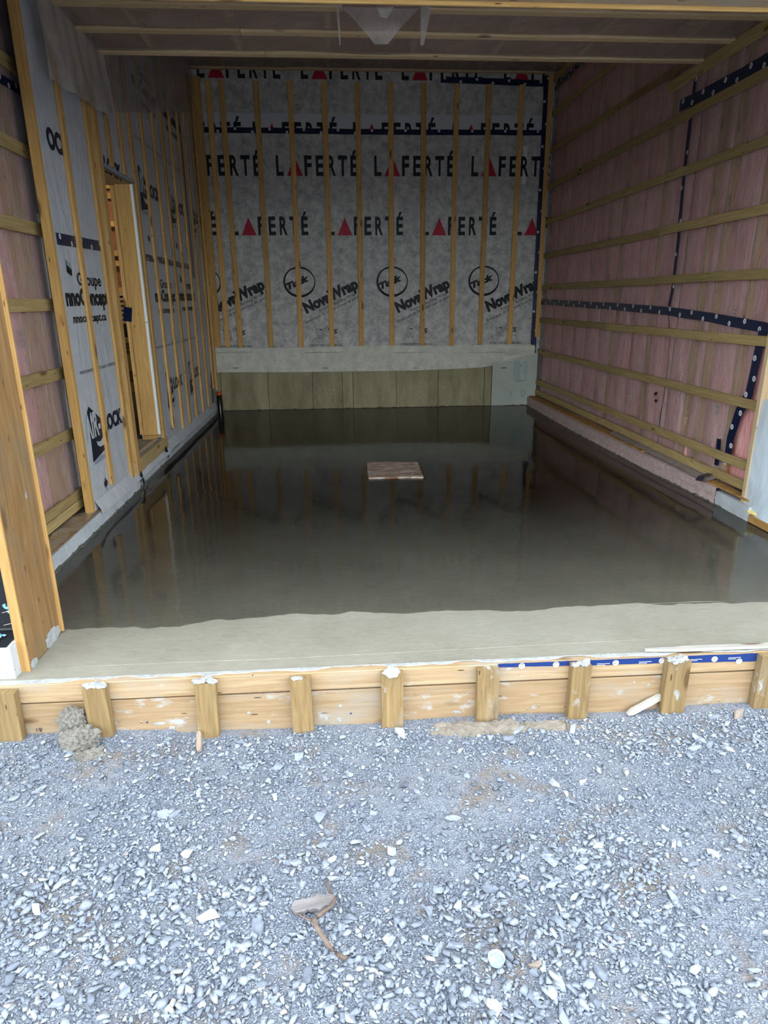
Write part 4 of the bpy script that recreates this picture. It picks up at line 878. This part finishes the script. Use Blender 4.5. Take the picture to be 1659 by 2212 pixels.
M['palewood'] = wood('weathered pale wood', (.46, .44, .39), (.33, .315, .285), amt=.05); M['barkchip'] = wood('grey tan chip', (.38, .30, .24), (.24, .175, .135), amt=.05); M['barkwood'] = wood('grey brown bark', (.26, .245, .245), (.11, .098, .095), amt=.05)
splinter('wood_lath', M['palewood'], (1.27, 2.398, .017), (2.35, 2.385, .018), .030, .012, 'long pale splintered lath lying on the slab edge above the blue tape', 'lath')
splinter('wood_lath', M['palewood'], atY(1355, 1543, 2.33), atY(1432, 1502, 2.352), .030, .014, 'short pale broken lath leaning on the form beside a stake', 'lath', (0, -1, .2))
splinter('wood_chip', M['barkchip'], atZ(430, 1580, -.215), atZ(430, 1622, -.235), .022, .010, 'small tan wood chip standing below the third stake on the gravel', 'wood chip', (0, -1, .5))

heap = empty('mortar_heap', (-1.10, 2.28, -.25), 'lumpy heap of wet grey mortar against the form beside the second stake', 'mortar')
blob('upper_lump', M['mortar'], (-1.088, 2.322, -.140), (.056, .036, .062), .42, 2.4, 5, heap, seed=1.3, chunk=True); blob('lower_lump', M['mortar'], (-1.055, 2.285, -.205), (.078, .05, .060), .38, 2.6, 5, heap, seed=4.3, chunk=True)
blob('spread_lump', M['mortar'], (-1.02, 2.25, -.25), (.10, .065, .03), .4, 3, 5, heap, seed=7.3, chunk=True)
o = blob('sand_spill', M['sand'], (.62, 2.275, -.262), (.36, .05, .045), .28, 5.0, 6, seed=2.2); tag(o, 'low ridge of sandy mortar along the form between the fifth and seventh stakes', 'mortar')
o = blob('mortar_patch', M['conclight'], (-1.45, 2.18, -.250), (.12, .10, .018), .5, 3, 5, seed=3.2); tag(o, 'flat pale patch of set mortar on the gravel at the far left', 'mortar')

lid = empty('plastic_lid', (.385, 1.305, -.28), 'small round clear plastic lid lying on the gravel', 'lid')
M['lid'] = poly_mat('clear mint plastic', (.62, .80, .80), .55, (6, 6, 6), .2, .12); lz = gz(.385, 1.305) + .014
lathe('lid_wall', M['lid'], [(.021, lz), (.0225, lz + .010), (.0235, lz + .012), (.0235, lz + .014), (.0215, lz + .014), (.020, lz + .004)], (.385, 1.305, 0), lid); lathe('lid_disc', M['lid'], [(.021, lz + .001), (.012, lz + .002), (.0, lz + .002)], (.385, 1.305, 0), lid)

br = empty('dead_branch', (-.08, 1.46, -.27), 'thin crooked brown branch with a side twig lying on the gravel', 'branch'); M['bark'] = wood('brown bark', (.24, .18, .15), (.11, .078, .06), amt=.02)
bp = [(706, 1898), (708, 1916), (716, 1930), (724, 1942), (714, 1957), (700, 1970), (688, 1978), (678, 1988), (684, 2003), (698, 2024), (712, 2045), (730, 2062), (744, 2070), (752, 2066)]
hz = [.012, .014, .018, .026, .032, .03, .026, .022, .024, .022, .02, .018, .016, .014]
tube('branch_stem', M['bark'], [atZ(x, y, -.272 + h) for (x, y), h in zip(bp, hz)], [.003, .004, .0042, .005, .0055, .006, .0072, .0088, .0075, .0066, .0072, .006, .0062, .004], 8, br)
tube('twig', M['bark'], [atZ(x, y, -.262) for x, y in ((678, 1988), (664, 1986), (650, 1978), (636, 1970), (630, 1964))], [.004, .003, .0025, .002, .0015], 6, br)
o = splinter('bark_piece', M['barkwood'], atZ(630, 1962, -.258), atZ(722, 1942, -.250), .040, .012, 'flat grey slab of split bark under the crooked branch', 'bark', (0, -.3, 1), .7); 

# ------------------------------------------------------------------ gravel
def hull(seed, flat=.7):
    r = np.random.default_rng(seed); bm = bmesh.new(); pts = r.normal(size=(11, 3)); pts /= np.linalg.norm(pts, axis=1)[:, None]; pts *= r.uniform(.75, 1.1, (11, 1)); pts *= np.array([1.3, .82, flat * .88])
    vv = [bm.verts.new(p) for p in pts]; g = bmesh.ops.convex_hull(bm, input=vv)
    bmesh.ops.delete(bm, geom=list({q for q in g['geom_unused'] + g['geom_interior'] if isinstance(q, bmesh.types.BMVert)}), context='VERTS'); bmesh.ops.triangulate(bm, faces=bm.faces[:]); bmesh.ops.recalc_face_normals(bm, faces=bm.faces[:])
    bm.verts.ensure_lookup_table(); bm.verts.index_update(); V = np.array([q.co[:] for q in bm.verts]); Fa = np.array([[q.index for q in f.verts] for f in bm.faces]); bm.free(); return V, Fa
protos = [hull(100 + k, (.5, .65, .8)[k % 3]) for k in range(14)]
def dens(x, y): return noise.fractal(Vector((x * 1.9, y * 1.9, 3.3)), .8, 2.1, 3)
cand = []
def scatter(nn, x0, x1, y0, y1, lo, hi, powr, gate):
    k = 0
    while k < nn:
        x, y = rng.uniform(x0, x1), rng.uniform(y0, y1)
        if gate is not None and dens(x, y) + .9 * max(0, y - 1.95) < gate + rng.normal() * .12: 
            if rng.random() > .26: continue
        cand.append((x, y, lo + (hi - lo) * rng.random() ** powr)); k += 1
scatter(52000, -1.75, 2.15, 1.0, 2.315, .0018, .0058, 1.6, -.16)
scatter(11000, -1.75, 2.15, 1.0, 2.315, .005, .0100, 1.7, .02)
scatter(2600, -1.75, 2.15, 1.0, 2.30, .009, .0155, 1.8, .10)
scatter(1500, -1.75, 2.15, 1.0, 1.75, .008, .016, 1.8, .0)
scatter(1000, -1.75, 2.15, 1.0, 1.72, .012, .019, 1.5, .12)
scatter(9000, -2.8, 3.4, .2, 2.34, .004, .011, 1.6, None)
P_, T_, Tn, off = [], [], [], 0
by = {}
for c in cand: by.setdefault(int(rng.integers(len(protos))), []).append(c)
for k, lst in by.items():
    V0, F0 = protos[k]; a = np.array(lst); N = len(a); sc_ = a[:, 2]; th = rng.uniform(0, 2 * np.pi, N); tx = rng.normal(0, .35, N)
    ct, st_, cx2, sx2 = np.cos(th), np.sin(th), np.cos(tx), np.sin(tx)
    V = V0[None] * sc_[:, None, None] * rng.uniform(.8, 1.2, (N, 1, 3)); y = V[..., 1] * cx2[:, None] - V[..., 2] * sx2[:, None]; z = V[..., 1] * sx2[:, None] + V[..., 2] * cx2[:, None]; x = V[..., 0]
    X = x * ct[:, None] - y * st_[:, None]; Y = x * st_[:, None] + y * ct[:, None]
    zz = np.array([gz(p[0], p[1]) for p in lst]) + sc_ * rng.uniform(.1, .75, N)
    P_.append(np.stack([X + a[:, 0:1], Y + a[:, 1:2], z + zz[:, None]], -1).reshape(-1, 3)); nv = len(V0)
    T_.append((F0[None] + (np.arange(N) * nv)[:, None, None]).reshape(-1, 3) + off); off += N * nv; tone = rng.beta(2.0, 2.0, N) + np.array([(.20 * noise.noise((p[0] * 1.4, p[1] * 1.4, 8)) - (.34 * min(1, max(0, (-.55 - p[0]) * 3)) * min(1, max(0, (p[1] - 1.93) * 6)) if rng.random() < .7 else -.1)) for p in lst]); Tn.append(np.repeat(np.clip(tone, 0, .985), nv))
P_ = np.concatenate(P_); T_ = np.concatenate(T_); Tn = np.concatenate(Tn)
me = bpy.data.meshes.new('gravel'); me.vertices.add(len(P_)); me.vertices.foreach_set('co', P_.ravel().astype(np.float32)); me.loops.add(T_.size); me.loops.foreach_set('vertex_index', T_.ravel().astype(np.int32))
me.polygons.add(len(T_)); me.polygons.foreach_set('loop_start', np.arange(0, T_.size, 3, dtype=np.int32)); at_ = me.attributes.new('tone', 'FLOAT', 'POINT'); at_.data.foreach_set('value', Tn.astype(np.float32))
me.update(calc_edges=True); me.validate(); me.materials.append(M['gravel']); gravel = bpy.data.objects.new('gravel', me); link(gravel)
tag(gravel, 'countless small crushed stones of grey gravel spread over the yard', 'gravel', kind='stuff')
# the 300 largest loose stones, each a piece of the ground
pm = []
for V0, F0 in protos:
    m = bpy.data.meshes.new('stone'); m.from_pydata([tuple(q) for q in V0], [], [tuple(int(i) for i in f) for f in F0]); m.materials.append(M['stone']); pm.append(m)
k = 0
while k < 285:
    x, y = rng.uniform(-1.5, 1.95), rng.uniform(1.12, 2.28)
    if dens(x, y) < -.25 and rng.random() < .7: continue
    s = float(.0135 + .013 * rng.random() ** 2.2); o = bpy.data.objects.new('stone', pm[k % len(pm)]); o.location = (x, y, gz(x, y) + s * .25); o.rotation_euler = (rng.normal() * .35, rng.normal() * .35, rng.uniform(0, 6.28)); o.scale = (s * rng.uniform(.8, 1.3), s, s); link(o, ground); k += 1
big = [((445, 1977), .034, 'palestone', 'largest pale white rock on the gravel, lower left'), ((692, 1768), .030, 'bluestone', 'upright blue grey rock above the crooked branch'), ((80, 1962), .026, 'palestone', 'wedge shaped pale rock near the left edge of the gravel'), ((1585, 1549), .036, 'brownstone', 'flat brown rock at the foot of the form, far right'),
       ((862, 1575), .034, 'palestone', 'white jagged rock at the foot of the fifth stake'), ((1155, 2078), .022, 'brownstone', 'pinkish grey pointed rock beside the plastic lid'), ((1222, 2185), .028, 'bluestone', 'blue rock at the bottom edge of the gravel'), ((132, 2160), .028, 'bluestone', 'long bluish rock in the lower left corner of the gravel'),
       ((1612, 1662), .020, 'palestone', 'rounded white stone near the right edge of the gravel'), ((1540, 1848), .020, 'palestone', 'flat light rock on the right side of the gravel'), ((340, 1838), .024, 'palestone', 'light angular rock on the left middle of the gravel'), ((1196, 2140), .022, 'palestone', 'white chunk of stone near the bottom right of the lid'),
       ((980, 2042), .022, 'bluestone', 'square grey rock left of the plastic lid'), ((270, 2135), .020, 'bluestone', 'blunt grey rock below the largest pale rock')]
for i, ((px, py), s, m, lab) in enumerate(big):
    V0, F0 = hull(300 + i, .75); p = atZ(px, py, GZ - .02); mm = bpy.data.meshes.new('rock'); mm.from_pydata([tuple(q) for q in V0], [], [tuple(int(j) for j in f) for f in F0]); mm.materials.append(M[m])
    o = bpy.data.objects.new('rock', mm); p.y = min(p.y, 2.27); o.location = (p.x, p.y, gz(p.x, p.y) + s * .35); o.scale = (s, s * .85, s * .85); o.rotation_euler = (.2, .1, i * 1.3); link(o); tag(o, lab, 'rock', 'larger loose rocks on the gravel')
